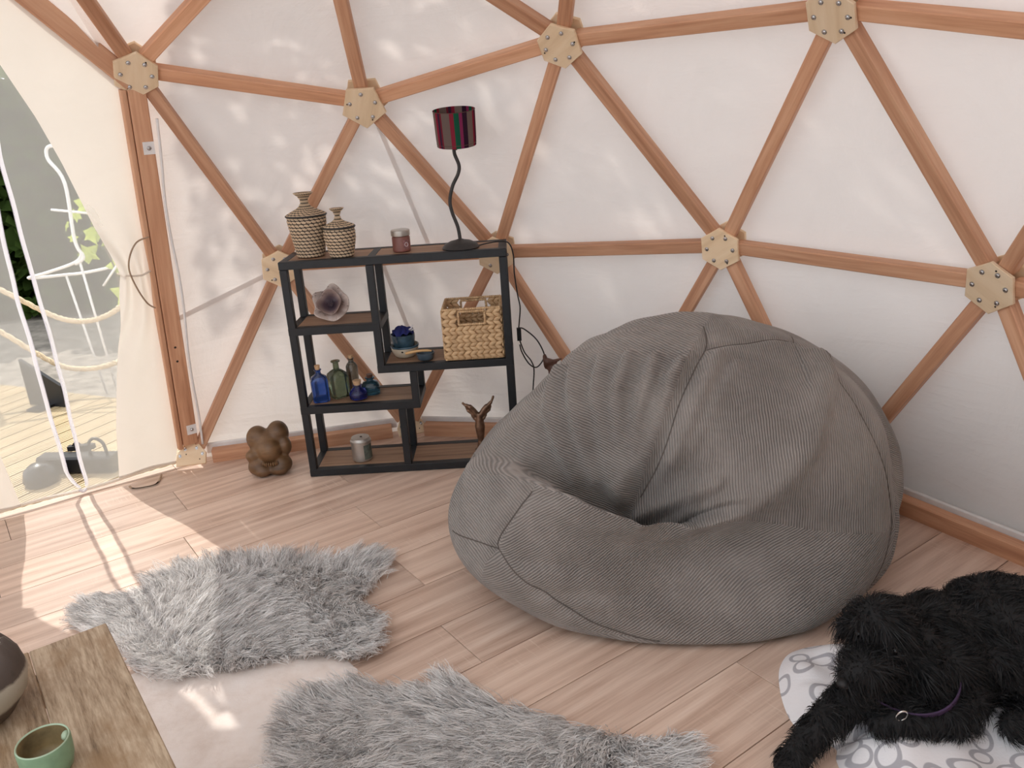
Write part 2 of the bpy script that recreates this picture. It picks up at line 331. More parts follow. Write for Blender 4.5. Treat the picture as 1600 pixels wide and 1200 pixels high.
def strands(name, roots, nrm, lean, length, width, tint, mat, parent, seg=4, clump_to=None, clump=.6, droop=0.0, seed=1):
    "hair as tapered ribbons: one mesh"
    rg = np.random.default_rng(seed); n = len(roots); t = np.linspace(0, 1, seg+1)[None, :, None]
    L = length[:, None, None]; nn = nrm[:, None, :]; ll = lean[:, None, :]
    P = roots[:, None, :]+L*(nn*(t-.45*t*t)*.9+ll*t**1.6)
    if clump_to is not None: P = P+(clump_to[:, None, :]-P)*(clump*t**1.3)
    P = P+rg.normal(0, 1, (n, 1, 3))*L*.06*t+rg.normal(0, 1, (n, seg+1, 3))*L*.03*t
    P[:, :, 2] -= droop*L[:, :, 0]*t[:, :, 0]**2
    T = P[:, -1]-P[:, 0]; T /= np.linalg.norm(T, axis=1)[:, None]+1e-9
    side = np.cross(T, rg.normal(0, 1, (n, 3))); side /= np.linalg.norm(side, axis=1)[:, None]+1e-9
    w = (width*(1-t**1.5*.85)); Lf = P-side[:, None, :]*w; Rt = P+side[:, None, :]*w
    V = np.stack([Lf, Rt], 2).reshape(-1, 3)
    b = (np.arange(n)*(seg+1)*2)[:, None]+(np.arange(seg)*2)[None, :]
    F = np.stack([b, b+1, b+3, b+2], 2).reshape(-1, 4)
    me = bpy.data.meshes.new(name); me.vertices.add(len(V)); me.vertices.foreach_set('co', V.astype(np.float32).ravel())
    me.loops.add(F.size); me.loops.foreach_set('vertex_index', F.astype(np.int32).ravel())
    me.polygons.add(len(F)); me.polygons.foreach_set('loop_start', np.arange(0, F.size, 4, dtype=np.int32)); me.polygons.foreach_set('loop_total', np.full(len(F), 4, np.int32))
    me.update(calc_edges=True); at = me.attributes.new('tint', 'FLOAT', 'POINT'); at.data.foreach_set('value', np.repeat(tint, (seg+1)*2).astype(np.float32))
    return link(name, me, mat, parent, True)
def in_poly(P, poly):
    x, y = P[:, 0], P[:, 1]; r = np.zeros(len(P), bool); n = len(poly)
    for i in range(n):
        (x0, y0), (x1, y1) = poly[i], poly[(i+1) % n]
        r ^= ((y0 > y) != (y1 > y)) & (x < (x1-x0)*(y-y0)/((y1-y0) or 1e-9)+x0)
    return r

# ------------------------------------------------------------------ dome: three-frequency geodesic, base flattened onto the floor
R = 2.5; ZC = .4775
def sph(z, az, r=R):
    q = math.sqrt(1-z*z)*r; a = math.radians(az); return Vector((-q*math.sin(a), q*math.cos(a), z*r+ZC))
def icosphere3():
    ph = math.atan(.5); V = [Vector((0, 0, 1))]+[Vector((math.cos(ph)*math.cos(math.radians(72*i)), math.cos(ph)*math.sin(math.radians(72*i)), math.sin(ph))) for i in range(5)]
    V += [Vector((math.cos(ph)*math.cos(math.radians(72*i+36)), math.cos(ph)*math.sin(math.radians(72*i+36)), -math.sin(ph))) for i in range(5)]+[Vector((0, 0, -1))]
    Fs = []
    for i in range(5):
        j = (i+1) % 5; Fs += [(0, 1+i, 1+j), (1+i, 6+i, 1+j), (1+j, 6+i, 6+j), (6+i, 11, 6+j)]
    P = []; key = {}; T = []
    def add(p):
        p = p.normalized(); k = (round(p.x, 4)+0., round(p.y, 4)+0., round(p.z, 4)+0.)
        if k not in key: key[k] = len(P); P.append(p)
        return key[k]
    for a, b, c in Fs:
        g = {}
        for i in range(4):
            for j in range(4-i): g[i, j] = add((V[a]*(3-i-j)+V[b]*i+V[c]*j)/3)
        for i in range(3):
            for j in range(3-i):
                T.append((g[i, j], g[i+1, j], g[i, j+1]))
                if i+j < 2: T.append((g[i+1, j], g[i+1, j+1], g[i, j+1]))
    return P, T
_P, _T = icosphere3()
NODE = []                                             # unit nodes turned so that azimuth 0 looks along +y
for p in _P:
    z = p.z if p.z > -.1 else (-.175 if p.z > -.3 else p.z)
    az = math.degrees(math.atan2(p.y, p.x)); NODE.append((z, az))
def node(i, r=R): return sph(NODE[i][0], NODE[i][1], r)
def find(z, az): return min(range(len(NODE)), key=lambda i: abs(NODE[i][0]-z)*200+abs((NODE[i][1]-az+180) % 360-180))
nA, nA2, nI, nI2, nE, nEx, nDoor, nUp = find(.515, 22.4), find(.515, 49.6), find(-.175, 24.2), find(-.175, 47.8), find(.172, 11.8), find(.172, 60.2), find(.188, 36), find(.795, 36)
keep = {i for i in range(len(NODE)) if NODE[i][0] > -.3}-{nDoor}
tris = [t for t in _T if all(i in keep for i in t)]
tris = [t for t in tris if set(t) != {nA, nA2, nUp}]
edges = set()
for t in tris:
    for k in range(3): edges.add(tuple(sorted((t[k], t[(k+1) % 3]))))
edges |= {tuple(sorted(e)) for e in ((nA, nUp), (nA2, nUp), (nA, nE), (nE, nI), (nA2, nEx), (nEx, nI2))}
RN, RCV = R+.056, R+.122
CEN = Vector((0, 0, ZC))
I_, I2_, A_, A2_ = (node(n) for n in (nI, nI2, nA, nA2))
DU = (I2_-I_).normalized(); DN = DU.cross((A_+A2_)/2-(I_+I2_)/2).normalized()
if DN.y < 0: DN = -DN                                   # outwards
DV = DN.cross(DU); DV = DV if DV.z > 0 else -DV
DW = (I2_-I_).length
def door(u, v, w=0.0): return I_+DU*u+DV*v+DN*w
APEX = door(DW*.48, 2.19)

# canvas skin
mb = MB()
def skin(a, b, c, n=7, sag=.012):
    a, b, c = Vector(a), Vector(b), Vector(c); nr = (b-a).cross(c-a).normalized()
    if nr.dot((a+b+c)/3-CEN) < 0: nr = -nr
    idx = {}; P = []; F = []
    for i in range(n+1):
        for j in range(n+1-i):
            u, v = i/n, j/n; w = 1-u-v; idx[i, j] = len(P); P.append(a*w+b*u+c*v+nr*(sag*27*u*v*w))
    for i in range(n):
        for j in range(n-i):
            F.append((idx[i, j], idx[i+1, j], idx[i, j+1]))
            if i+j < n-1: F.append((idx[i+1, j], idx[i+1, j+1], idx[i, j+1]))
    mb.add(P, F)
cv = {i: (node(i, RCV) if NODE[i][0] > -.1 else Vector((*(node(i, RCV).xy), .0))) for i in keep}
ADDED_WIN = [t for t in tris if (lambda c: c.z > .40 and ((c.y < -.75 and c.x < .6) or (c.x < -1.0 and c.y < .5) or (c.z > 2.25 and c.y < .55 and c.x < .7)))(sum((cv[i] for i in t), Vector())/3)]  # unseen clear panels, added to let more daylight into the dome
for t in tris:
    if t not in ADDED_WIN: skin(*(cv[i] for i in t))
skin(cv[nA], cv[nE], cv[nI]); skin(cv[nA2], cv[nEx], cv[nI2])
ap = APEX+DN*.09
for nd, u_ in ((nA, .035), (nA2, DW-.035)):
    q_ = door(u_, 1.70, .092); skin(q_, cv[nUp], ap, sag=.02); skin(cv[nd], cv[nUp], q_, sag=0.0)
wall = mb.build('wall_canvas', 'canvas', smooth=60, weld=True)
tag(wall, 'cream canvas skin stretched over the timber dome frame', kind='structure')
added_win = tag(empty('window_added'), 'unseen clear window and skylight sheets added to light the dome', kind='structure')
for t in ADDED_WIN: MB().add([cv[i] for i in t], [(0, 1, 2)]).build('added_pane', 'clear_sheet', added_win)
def strip(pts, w, name='seam_tape', mat='seam_tape', parent=wall, off=.004):
    m = MB(); P = []
    pts = [Vector(p) for p in pts]
    for i, p in enumerate(pts):
        d = (pts[min(i+1, len(pts)-1)]-pts[max(i-1, 0)]).normalized(); nr = (p-CEN).normalized(); sd = d.cross(nr).normalized()*w/2; q = p-nr*off
        P += [q-sd, q+sd]
    m.add(P, [(2*i, 2*i+1, 2*i+3, 2*i+2) for i in range(len(pts)-1)]); return m.build(name, mat, parent, True)
def on_tri(a, b, c, u, v): return cv[a]*(1-u-v)+cv[b]*u+cv[c]*v
nB, nF, nJ = find(.447, 0), find(.172, -11.8), find(-.175, 0)
bary = lambda tri, uv0, uv1: [on_tri(*tri, uv0[0]+(uv1[0]-uv0[0])*k/6, uv0[1]+(uv1[1]-uv0[1])*k/6) for k in range(7)]
strip(bary((nB, nE, nF), (.04, .08), (.30, .66)), .020)
strip(bary((nE, nF, nJ), (.45, .0), (.30, .55)), .020)
strip(bary((nA, nI, nE), (.60, .0), (.10, .86)), .022)

# timber frame: every strut, hub plate and bolt a piece of its own
frame = tag(empty('dome_frame'), 'reddish timber strut frame of the dome with pale hub plates', kind='structure')
def beam(a, b, up, w, h, name='strut', mat='strut_wood', parent=frame, ch=.004):
    M, L = frame_between(a, b, up); m = MB().box((0, 0, 0), (L, w, h), ch=ch); o = m.build(name, mat, parent); o.matrix_local = M; return o
vis = lambda p: p.y > -.9
APO = .079
for a, b in sorted(edges):
    pa, pb = node(a, RN), node(b, RN)
    if not (vis(pa) or vis(pb)): continue
    d = (pb-pa).normalized(); up = ((pa+pb)/2-CEN)
    base_edge = NODE[a][0] < -.1 and NODE[b][0] < -.1
    if base_edge:
        if {a, b} == {nI, nI2}: continue
        up = Vector((0, 0, 1)); pa = pa-up*.002; pb = pb-up*.002
        beam(pa+d*.088, pb-d*.088, up, .052, .070)
        nz_ = ((pa+pb)/2-CEN); nz_.z = 0; nz_.normalize(); beam(pa+d*.06+nz_*.036+up*.03, pb-d*.06+nz_*.036+up*.03, up, .016, .05, 'canvas_hem', 'white_tape', wall)
    else: beam(pa+d*(APO-.012), pb-d*(APO-.012), up, .052, .048)
bolt_me = MB().lathe([(.0088, 0), (.0088, .0015), (.0068, .0018), (.0066, .0042), (.0045, .0062), (.0001, .0068)], 10).mesh('bolt'); bolt_me.materials.append(MATS['zinc']); bolt_me.polygons.foreach_set('use_smooth', [True]*len(bolt_me.polygons)); bolt_me.set_sharp_from_angle(angle=.6)
hole_me = MB().lathe([(.0035, 0), (.0035, .0006)], 8).mesh('pilot_hole'); hole_me.materials.append(MATS['dark_hole'])
nbr = {}
for a, b in edges: nbr.setdefault(a, []).append(b); nbr.setdefault(b, []).append(a)
for i in sorted(keep):
    pc = node(i, RN)
    if not vis(pc) or i not in nbr: continue
    zax = (CEN-pc).normalized(); first = node(nbr[i][0], RN)-pc; xax = (first-zax*first.dot(zax)).normalized()
    if NODE[i][0] < -.1: xax = Vector((0, 0, 1)); xax = (xax-zax*xax.z).normalized()
    yax = zax.cross(xax); M3 = Matrix((xax, yax, zax)).transposed()
    an = []
    for j in nbr[i]:
        d = node(j, RN)-pc; an.append(math.atan2(d.dot(yax), d.dot(xax)) % (2*math.pi))
    if i in (nA, nA2, nE, nEx):                        # holes of the struts left out at the door
        an.sort(); g = [((an[(k+1) % len(an)]-an[k]) % (2*math.pi), k) for k in range(len(an))]; gm, k = max(g)
        if gm > 1.7:
            add = max(1, round(gm/1.05)-1); an += [an[k]+gm*(q+1)/(add+1) for q in range(add)]
    an = sorted(x % (2*math.pi) for x in an); nE_ = len(an)
    if NODE[i][0] < -.1:
        poly = [(-.044, -.092), (.0, -.094), (.058, -.052), (.058, .052), (.0, .094), (-.044, .092)]
        if i in (nI, nI2): poly = [(-.044, -.085), (.01, -.09), (.062, -.045), (.062, .040), (.012, .088), (-.044, .095)]
        bolts = [(.005, -.068), (.005, .068), (.036, -.035), (.036, .035)]; poly = poly[::-1] if sum(poly[k][0]*poly[(k+1) % 6][1]-poly[(k+1) % 6][0]*poly[k][1] for k in range(6)) < 0 else poly
    else:
        mids = [(an[k]+((an[(k+1) % nE_]-an[k]) % (2*math.pi))/2, ((an[(k+1) % nE_]-an[k]) % (2*math.pi))/2) for k in range(nE_)]
        poly = [(APO/math.cos(min(h, .75))*math.cos(t), APO/math.cos(min(h, .75))*math.sin(t)) for t, h in mids]
        bolts = [(.056*math.cos(t), .056*math.sin(t)) for t in an]
    M4 = Matrix.Translation(pc) @ M3.to_4x4()
    pin = MB().prism(poly, .040, .056, ch=.0025).build('hub_plate', 'pine', frame); pin.matrix_local = M4
    if NODE[i][0] > -.1: pout = MB().prism(poly, -.042, -.026, ch=.0025).build('outer_hub_plate', 'pine', frame); pout.matrix_local = M4
    for k, (x, y) in enumerate(bolts):
        b = bpy.data.objects.new('bolt', bolt_me); COL.objects.link(b); b.parent = pin; b.location = (x, y, .0559)
    for k in range(2):
        t = random.choice(an)+random.uniform(-.2, .2); b = bpy.data.objects.new('pilot_hole', hole_me); COL.objects.link(b); b.parent = pin
        b.location = (.066*math.cos(t), .066*math.sin(t), .0558) if NODE[i][0] > -.1 else (-.02+.03*k, -.05+.08*k, .0558)
# door posts, lintel rafters and battens
for s_, pb, pt in ((1, nI, nA), (-1, nI2, nA2)):
    u0 = 0.0 if s_ == 1 else DW
    post = beam(door(u0, .075, .050), door(u0, 1.70, .050), -DN, .070, .052, 'door_post')
    beam(door(u0+s_*.049, .06, .061), door(u0+s_*.049, 1.70, .061), -DN, .022, .075, 'door_batten')
    beam(door(u0+s_*.012, 1.73, .05), APEX+DN*.05, -DN, .075, .06, 'door_rafter')
    for v in (.155, 1.475):
        tb = MB().box((0, 0, 0), (.05, .045, .002)).build('fastening_tab', 'white_tape', frame)
        tb.matrix_local = Matrix.Translation(door(u0-s_*.012, v, .0225)) @ Matrix((DV, DU, -DN) if DV.cross(DU).dot(-DN) > 0 else (DV, -DU, -DN)).transposed().to_4x4()
        b = bpy.data.objects.new('bolt', bolt_me); COL.objects.link(b); b.parent = tb; b.location = (0, 0, .001)
    for v in (.52, .59):
        h = bpy.data.objects.new('pilot_hole', hole_me); COL.objects.link(h); h.parent = frame
        h.matrix_local = Matrix.Translation(door(u0+.005, v, .0238)) @ (-DN).to_track_quat('Z', 'Y').to_matrix().to_4x4(); h.scale = (1.6, 1.6, 1)
    m = MB().tube(catrom([door(u0-s_*(.050+.006*math.sin(v*9)), v, .02+.01*math.sin(v*7)) for v in [k*.17+.06 for k in range(10)]], 4), .006, 6); m.build('canvas_edge', 'white_tape', frame, True)

# ------------------------------------------------------------------ floor: planks laid diagonally, clipped to the dome's outline
base_nodes = sorted([i for i in keep if NODE[i][0] < -.1], key=lambda i: NODE[i][1])
outline = [cv[i].xy*1.0 for i in base_nodes]
PA = math.radians(35.8); ca, sa = math.cos(PA), math.sin(PA)
loc2 = [(p.x*ca+p.y*sa, -p.x*sa+p.y*ca) for p in outline]
def clip_poly(poly, ax, v, sign):
    out = []
    for i in range(len(poly)):
        a, b = poly[i], poly[(i+1) % len(poly)]; da, db = sign*(a[ax]-v), sign*(b[ax]-v)
        if da >= 0: out.append(a)
        if da*db < 0: t = da/(da-db); out.append((a[0]+(b[0]-a[0])*t, a[1]+(b[1]-a[1])*t))
    return out
floor = empty('floor', (0, 0, 0), PA); tag(floor, 'grey-brown oak plank floor laid at a slant', kind='structure')
PW, PL, GAP = .2415, 1.38, .0016
for k in range(-12, 12):
    y0 = .03+k*PW; y1 = y0+PW; off = (k*.53) % 1*PL
    for j in range(-4, 4):
        x0 = off+j*PL; x1 = x0+PL; q = loc2
        for ax, v, sg in ((0, x0+GAP*.6, 1), (0, x1-GAP*.6, -1), (1, y0+GAP, 1), (1, y1-GAP, -1)):
            q = clip_poly(q, ax, v, sg)
            if len(q) < 3: break
        if len(q) < 3: continue
        ar = sum(q[i][0]*q[(i+1) % len(q)][1]-q[(i+1) % len(q)][0]*q[i][1] for i in range(len(q)))
        if abs(ar) < .004: continue
        if ar < 0: q = q[::-1]
        MB().prism(q, -.012, 0.0, ch=.0012).build('plank', 'oak_floor', floor)
m = MB().prism([(x*.999, y*.999) for x, y in loc2], -.045, -.0125); m.build('underlay', 'underlay', floor)
# ------------------------------------------------------------------ doorway: insect screen with an open zip, tied-back canvas curtains
screen = tag(empty('door_1', door(DW/2, 0)), 'white sheer insect screen door with an open zip', kind='structure')
DL = lambda u, v, w=0.0: door(u, v, w)-door(DW/2, 0)
def lerpt(tab, v):
    for (v0, a), (v1, b) in zip(tab, tab[1:]):
        if v <= v1: t = (v-v0)/(v1-v0); t = max(0, t); return a+(b-a)*t
    return tab[-1][1]
ZL = [(-.03, .490), (0, .51), (.07, .533), (.23, .539), (.47, .548), (.69, .550), (.91, .560), (1.08, .560), (1.29, .555), (1.55, .54), (1.85, .51), (2.1, .485)]
ZR = [(-.03, .478), (0, .470), (.14, .478), (.32, .477), (.48, .477), (.68, .481), (.86, .489), (1.02, .498), (1.23, .504), (1.48, .512), (1.85, .495), (2.1, .482)]
def roof_v(u): return 1.74+(min(u, DW-u)/(DW*.48))*(2.19-1.74)
def panel(name, zip_tab, side):
    def fn(a, b):
        z = b*2.22-.03; e = lerpt(zip_tab, z); edge = -.01 if side < 0 else DW+.01
        u = e+(edge-e)*a; v = min(z, roof_v(max(0, min(DW, u)))-.0)
        w = .075+.012*math.sin(u*9+v*2.3)+.006*math.sin(v*6-u*14)+.02*max(0, .2-z)*(1-a)
        return DL(u, v, w)
    return MB().grid(fn, 22, 48).build(name, 'insect_mesh', screen, True)
panel('mesh_panel', ZR, -1); panel('mesh_panel', ZL, 1)
for tab, sd in ((ZL, 1), (ZR, -1)):
    vs_ = [k*.035-.02 for k in range(60)]
    m = MB(); m.add([DL(lerpt(tab, v)+o+.0012*math.sin(v*23), v, .070+dw) for v in vs_ for o, dw in ((sd*.012, .003), (sd*.004, -.002), (-sd*.003, 0.0))], [(3*i+k, 3*i+k+1, 3*i+k+4, 3*i+k+3) for i in range(len(vs_)-1) for k in range(2)]); m.build('zip_tape', 'zip_white', screen, True)
    m = MB()
    for k in range(330):
        v = -.01+k*.0062; m.box(DL(lerpt(tab, v)-sd*.0025+.0012*math.sin(v*23), v, .069), (.004, .004, .003))
    m.build('zip_teeth', 'zip_white', screen)['kind'] = 'stuff'
m = MB().tube(catrom([DL(.505, -.025, .06), DL(.49, -.035, .055), DL(.474, -.028, .06)], 5), .006, 6); m.build('zip_stop', 'zip_white', screen, True)
m = MB().tube([DL(u, -.03+.006*math.sin(u*11), .07) for u in [k*DW/20 for k in range(21)]], .009, 6); m.build('bottom_hem', 'curtain_cloth', screen, True)

# curtains: hang from the rafters, gathered by a cord at about 0.95 m, flaring again to the floor
LE = [(-.02, .335), (.25, .305), (.49, .262), (.70, .215), (.87, .193), (.97, .175), (1.18, .24), (1.44, .309), (1.61, .364), (1.81, .447), (2.0, .475), (2.2, .482)]
def curtain(side, label):
    root = tag(empty('door_curtain', door(.1 if side > 0 else DW-.1, 0)), label, 'curtain', 'curtains of the doorway'); o0 = door(.1 if side > 0 else DW-.1, 0)
    def fn(a, b):
        v = -.015+b*2.2; le = lerpt(LE, v)*(1.0 if side > 0 else .80 if v < .9 else 1.0); ri = .030 if v > .2 else .075-.225*max(0, v)+.0
        tie = math.exp(-((v-.96)/.16)**2); ri += .03*tie
        u = ri+(le-ri)*a
        amp = .004+.014*math.exp(-((v-.86)/.25)**2)+.003*max(0, 1-v)
        ph = 2.2+2.0*math.exp(-((v-.9)/.25)**2)
        w = .055-amp*math.cos(a*math.pi*ph+v*1.5)-.02*tie
        v2 = min(v, roof_v(u)-.005)
        return door(u if side > 0 else DW-u, v2, w)-o0
    MB().grid(fn, 44, 70).build('curtain_drape', 'curtain_cloth', root, True)
    hem = [fn(k/40, 0) for k in range(41)]; MB().tube([p+Vector((0, 0, .004)) for p in hem], .006, 6).build('curtain_hem', 'curtain_cloth', root, True)
    c = [(.048, 1.12, .0), (.10, 1.105, -.005), (.135, 1.05, -.005), (.145, .985, .0), (.125, .90, .0), (.095, .83, .004), (.065, .80, .01)]
    MB().tube(catrom([(door(u if side > 0 else DW-u, v, w)-o0) for u, v, w in c], 8), .0035, 6).build('tieback_cord', 'cord_brown', root, True)
    c = [(.05, .965, .03), (.10, .955, .012), (.15, .96, .02), (.185, .965, .05)]
    MB().tube(catrom([(door(u if side > 0 else DW-u, v, w)-o0) for u, v, w in c], 6), .004, 6).build('tieback_cord', 'curtain_cloth', root, True)
    return root
curtain(1, 'cream canvas curtain tied back with a cord to the post beside the shelf')
curtain(-1, 'cream canvas curtain gathered at the far post of the doorway by the table')
# door sill loose cord
m = MB().tube(catrom([door(.31, .0, -.02)+Vector((0, 0, -.026)), door(.29, -.02, -.06)+Vector((0, 0, -.02)), door(.22, -.03, -.085)+Vector((0, 0, .0)), door(.19, -.03, -.06), door(.16, -.028, .0)], 6), .005, 6)
mz = min(p[2] for p in m.v); m.v = [(x, y, max(z, .0055)) for x, y, z in m.v]
tag(m.build('pull_cord', 'cord_brown', smooth=True), 'short brown cord lying on the floor under the tied curtain', 'cord')

# ------------------------------------------------------------------ outside: ground, deck, ropes, garden
GZ = -.16
gv = []
m = MB().grid(lambda a, b: (-14+a*24, -6+b*24, GZ+.03*math.sin(a*37)*math.cos(b*29)+.02*math.sin(a*91+b*53)), 90, 90); tag(m.build('ground', 'soil', smooth=True), 'bare grey-brown garden soil', kind='structure')
DA = math.atan2(.91, .41); deck = tag(empty('deck', (-1.95, 2.4, -.06), DA), 'pale grooved timber deck outside the doorway', kind='structure')
BW = .142
def grooved(L):
    m = MB(); n = 6; w = BW-.011; prof = []
    for k in range(n):
        x0 = -w/2+k*w/n; prof += [(x0, -.010), (x0+.0075, -.010), (x0+.009, 0), (x0+w/n, 0)]
    prof = prof[1:]; P = []; k = len(prof)
    for x in (-L/2, L/2): P += [(x, y, z) for y, z in prof]+[(x, w/2, -.025), (x, -w/2, -.025)]
    k += 2; m.add(P, [(i, (i+1) % k, k+(i+1) % k, k+i) for i in range(k)]+[tuple(range(k-1, -1, -1)), tuple(range(k, 2*k))]); return m
dk_me = grooved(3.4).mesh('deck_board'); dk_me.materials.append(MATS['deck_wood'])
invd = Matrix.Rotation(-DA, 3, 'Z')
for k in range(-8, 13):
    # board k runs along local x; cut where it would pass under the floor
    y = k*BW
    lo, hi = -3.2, 1.05+.03*((k*7) % 3)
    dl = Vector((-1.95, 2.4, 0)); ax = Vector((math.cos(DA), math.sin(DA), 0)); ay = Vector((-math.sin(DA), math.cos(DA), 0))
    ts = [t*.05 for t in range(-70, 22)]
    out = [t for t in ts if lo <= t <= hi and all(not in_poly(np.array([[(dl+ax*t+ay*(y+e)).x, (dl+ax*t+ay*(y+e)).y]]), [(p.x, p.y) for p in outline])[0] for e in (-BW/2, BW/2))]
    if not out: continue
    runs = []; st = out[0]; pv = st                      # only the run reaching the far end
    for t in out[1:]+[99]:
        if t-pv > .06: runs.append((st, pv)); st = t
        pv = t
    for a, b in runs:
        if b-a < .15 or b < .0: continue
        grooved(b-a).build('deck_board', 'deck_wood', deck, loc=((a+b)/2, y, 0))
for x in (-.6, .6): MB().box((x, .28, -.055), (.06, 2.9, .05)).build('joist', 'bark', deck)
def rope(pts, label):
    pts = catrom(pts, 14); m = MB(); r = .016
    for s_ in range(3):
        P = []
        for i, p in enumerate(pts):
            d = (pts[min(i+1, len(pts)-1)]-pts[max(i-1, 0)]).normalized(); n1 = d.cross(Vector((0, 1, .2))).normalized(); n2 = d.cross(n1); a = i*.85+s_*2.094
            P.append(p+(n1*math.cos(a)+n2*math.sin(a))*r*.55)
        m.tube(P, r*.62, 6)
    return tag(m.build('barrier_rope', 'rope', smooth=True), label, 'rope', 'ropes along the deck')
px0, px1 = (-2.95, 3.72), (-1.62, 3.66)
rope([(-2.885, 3.72, .77), (-2.65, 3.7, .66), (-2.37, 3.7, .48), (-2.2, 3.7, .43), (-2.03, 3.7, .455), (-1.86, 3.68, .56), (-1.690, 3.66, .77)], 'upper thick natural rope sagging between the deck posts')
rope([(-2.885, 3.72, .49), (-2.72, 3.7, .39), (-2.43, 3.7, .165), (-2.25, 3.7, .115), (-2.05, 3.7, .14), (-1.86, 3.68, .24), (-1.690, 3.66, .47)], 'lower thick natural rope sagging between the deck posts')
for (x, y), lb in ((px0, 'timber rope post at the open far side of the deck'), (px1, 'timber rope post on the deck beside the dome')):
    m = MB().lathe([(.04, 0), (.04, .97), (.034, 1.0), (.01, 1.01)], 14); o = m.build('rope_post', 'deck_wood', smooth=40, loc=(x, y, GZ)); tag(o, lb, 'post', 'rope posts')
# white tube stand with ivy
st = tag(empty('plant_stand', (-2.2, 4.0, GZ)), 'bent white tube plant stand behind the ropes', 'stand'); SO = Vector((-2.2, 4.0, GZ))
t1 = [(-1.95, 3.78, 1.30), (-2.08, 3.8, 1.46), (-2.20, 3.82, 1.50), (-2.23, 3.82, 1.43), (-2.15, 3.8, 1.28), (-2.17, 3.8, .93), (-2.14, 3.8, .82), (-2.2, 3.8, .78)]
t2 = [(-2.14, 3.8, .85), (-2.2, 3.8, .79), (-2.40, 3.8, .735), (-2.53, 3.82, .705), (-2.36, 3.95, .69), (-2.2, 3.95, .70), (-1.9, 3.9, .75), (-1.75, 3.9, .78)]
MB().tube([p-SO for p in catrom(t1, 6)], .011, 8).build('tube_loop', 'white_tube', st, True); MB().tube([p-SO for p in catrom(t2, 6)], .010, 8).build('tube_ring', 'white_tube', st, True)
for q in ([(-2.08, 3.85, .62), (-1.92, 3.86, .80)], [(-2.30, 3.85, 1.12), (-1.95, 3.88, 1.06)], [(-2.36, 3.95, .69), (-2.3, 4.0, GZ)], [(-1.9, 3.9, .75), (-1.95, 4.0, GZ)], [(-2.17, 3.8, .80), (-2.17, 3.9, GZ)]):
    MB().tube([Vector(p)-SO for p in q], .008, 8).build('tube_leg', 'white_tube', st, True)
def leafy(name, mat, pts, size, parent=None, jit=.5, seed=3, lobed=False):
    rg = random.Random(seed); m = MB()
    for p in pts:
        s_ = size*rg.uniform(.7, 1.25); e = Matrix.Rotation(rg.uniform(0, 6.28), 3, 'Z') @ Matrix.Rotation(rg.gauss(0, jit), 3, 'X') @ Matrix.Rotation(rg.gauss(0, jit), 3, 'Y')
        sh = [(0, -.5, 0), (.30, -.28, .03), (.36, .02, .05), (.2, .32, .02), (0, .55, -.06), (-.2, .32, .02), (-.36, .02, .05), (-.30, -.28, .03)] if not lobed else [(0, -.4, 0), (.35, -.42, .0), (.3, -.12, .04), (.58, .08, 0), (.26, .16, .03), (0, .6, -.05), (-.26, .16, .03), (-.58, .08, 0), (-.3, -.12, .04), (-.35, -.42, 0)]
        c = len(sh); m.add([Vector(p)+(e @ Vector(q))*s_ for q in sh+[(0, 0, 0)]], [(i, (i+1) % c, c) for i in range(c)])
    return m.build(name, mat, parent)
ivy = tag(empty('ivy_plant', (-2.05, 3.74, GZ)), 'yellow-green lobed ivy leaves on a thin stem by the white tube stand', 'plant'); IO = Vector((-2.05, 3.74, GZ))
MB().tube([p-IO for p in catrom([(-2.05, 3.74, GZ), (-2.0, 3.72, .3), (-1.95, 3.7, .65), (-2.0, 3.7, .9), (-2.06, 3.7, 1.12)], 6)], .006, 6).build('stem', 'bark', ivy, True)
lv = [(-2.13, 3.7, 1.07), (-2.20, 3.7, 1.01), (-2.01, 3.69, .98), (-2.09, 3.68, .83), (-1.93, 3.7, .92), (-2.19, 3.72, .93), (-2.04, 3.7, 1.12), (-1.91, 3.7, .65), (-1.98, 3.7, .88), (-1.90, 3.7, .84), (-2.06, 3.7, .94), (-1.99, 3.71, 1.05), (-1.93, 3.7, .55), (-1.94, 3.7, .74)]
for k, p in enumerate(lv):
    m = leafy('leaf', 'ivy_leaf', [Vector((0, 0, 0))], .13 if k not in (0, 1, 5) else .085, ivy, .25, k+50, True); m.location = Vector(p)-IO; m.rotation_euler = (1.35, .2*math.sin(k*2.1), .5*math.sin(k*5.3))
ivy.location = (-2.10, 3.94, GZ)
# black lamp and box on the deck, black panel at the deck edge
wl = tag(empty('work_lamp', (-1.68, 2.40, -.06), -.10), 'black box with a hoop handle and round dome head lying on the deck', 'lamp')
MB().box((.0, .03, .045), (.40, .09, .09), ch=.01).build('housing', 'black_plastic', wl)
MB().lathe([(.001, 0), (.075, 0), (.082, .03), (.07, .075), (.04, .10), (.001, .108)], 24, (-.12, -.11, .0)).build('dome_head', 'black_plastic', wl, True)
MB().tube(catrom([(.07, .03, .09), (.075, .03, .15), (.11, .03, .175), (.15, .03, .15), (.16, .03, .09)], 6), .008, 8).build('handle', 'black_plastic', wl, True)
MB().box((-.02, .10, .10), (.13, .03, .025), Matrix.Rotation(.2, 3, 'Z')).box((-.005, .10, .075), (.14, .02, .03), Matrix.Rotation(.75, 3, 'Y')).build('bracket', 'black_plastic', wl)
pn = tag(empty('black_panel', (-2.42, 3.52, -.06), -.35), 'slanted black plastic panel standing at the deck edge', 'panel')
MB().prism([(-.16, 0), (.14, 0), (.14, .14), (-.16, .30)], -.012, .012, Matrix.Rotation(math.pi/2, 3, 'X')).build('board', 'black_plastic', pn)
MB().box((0, -.07, .008), (.10, .12, .016)).build('foot', 'black_plastic', pn)
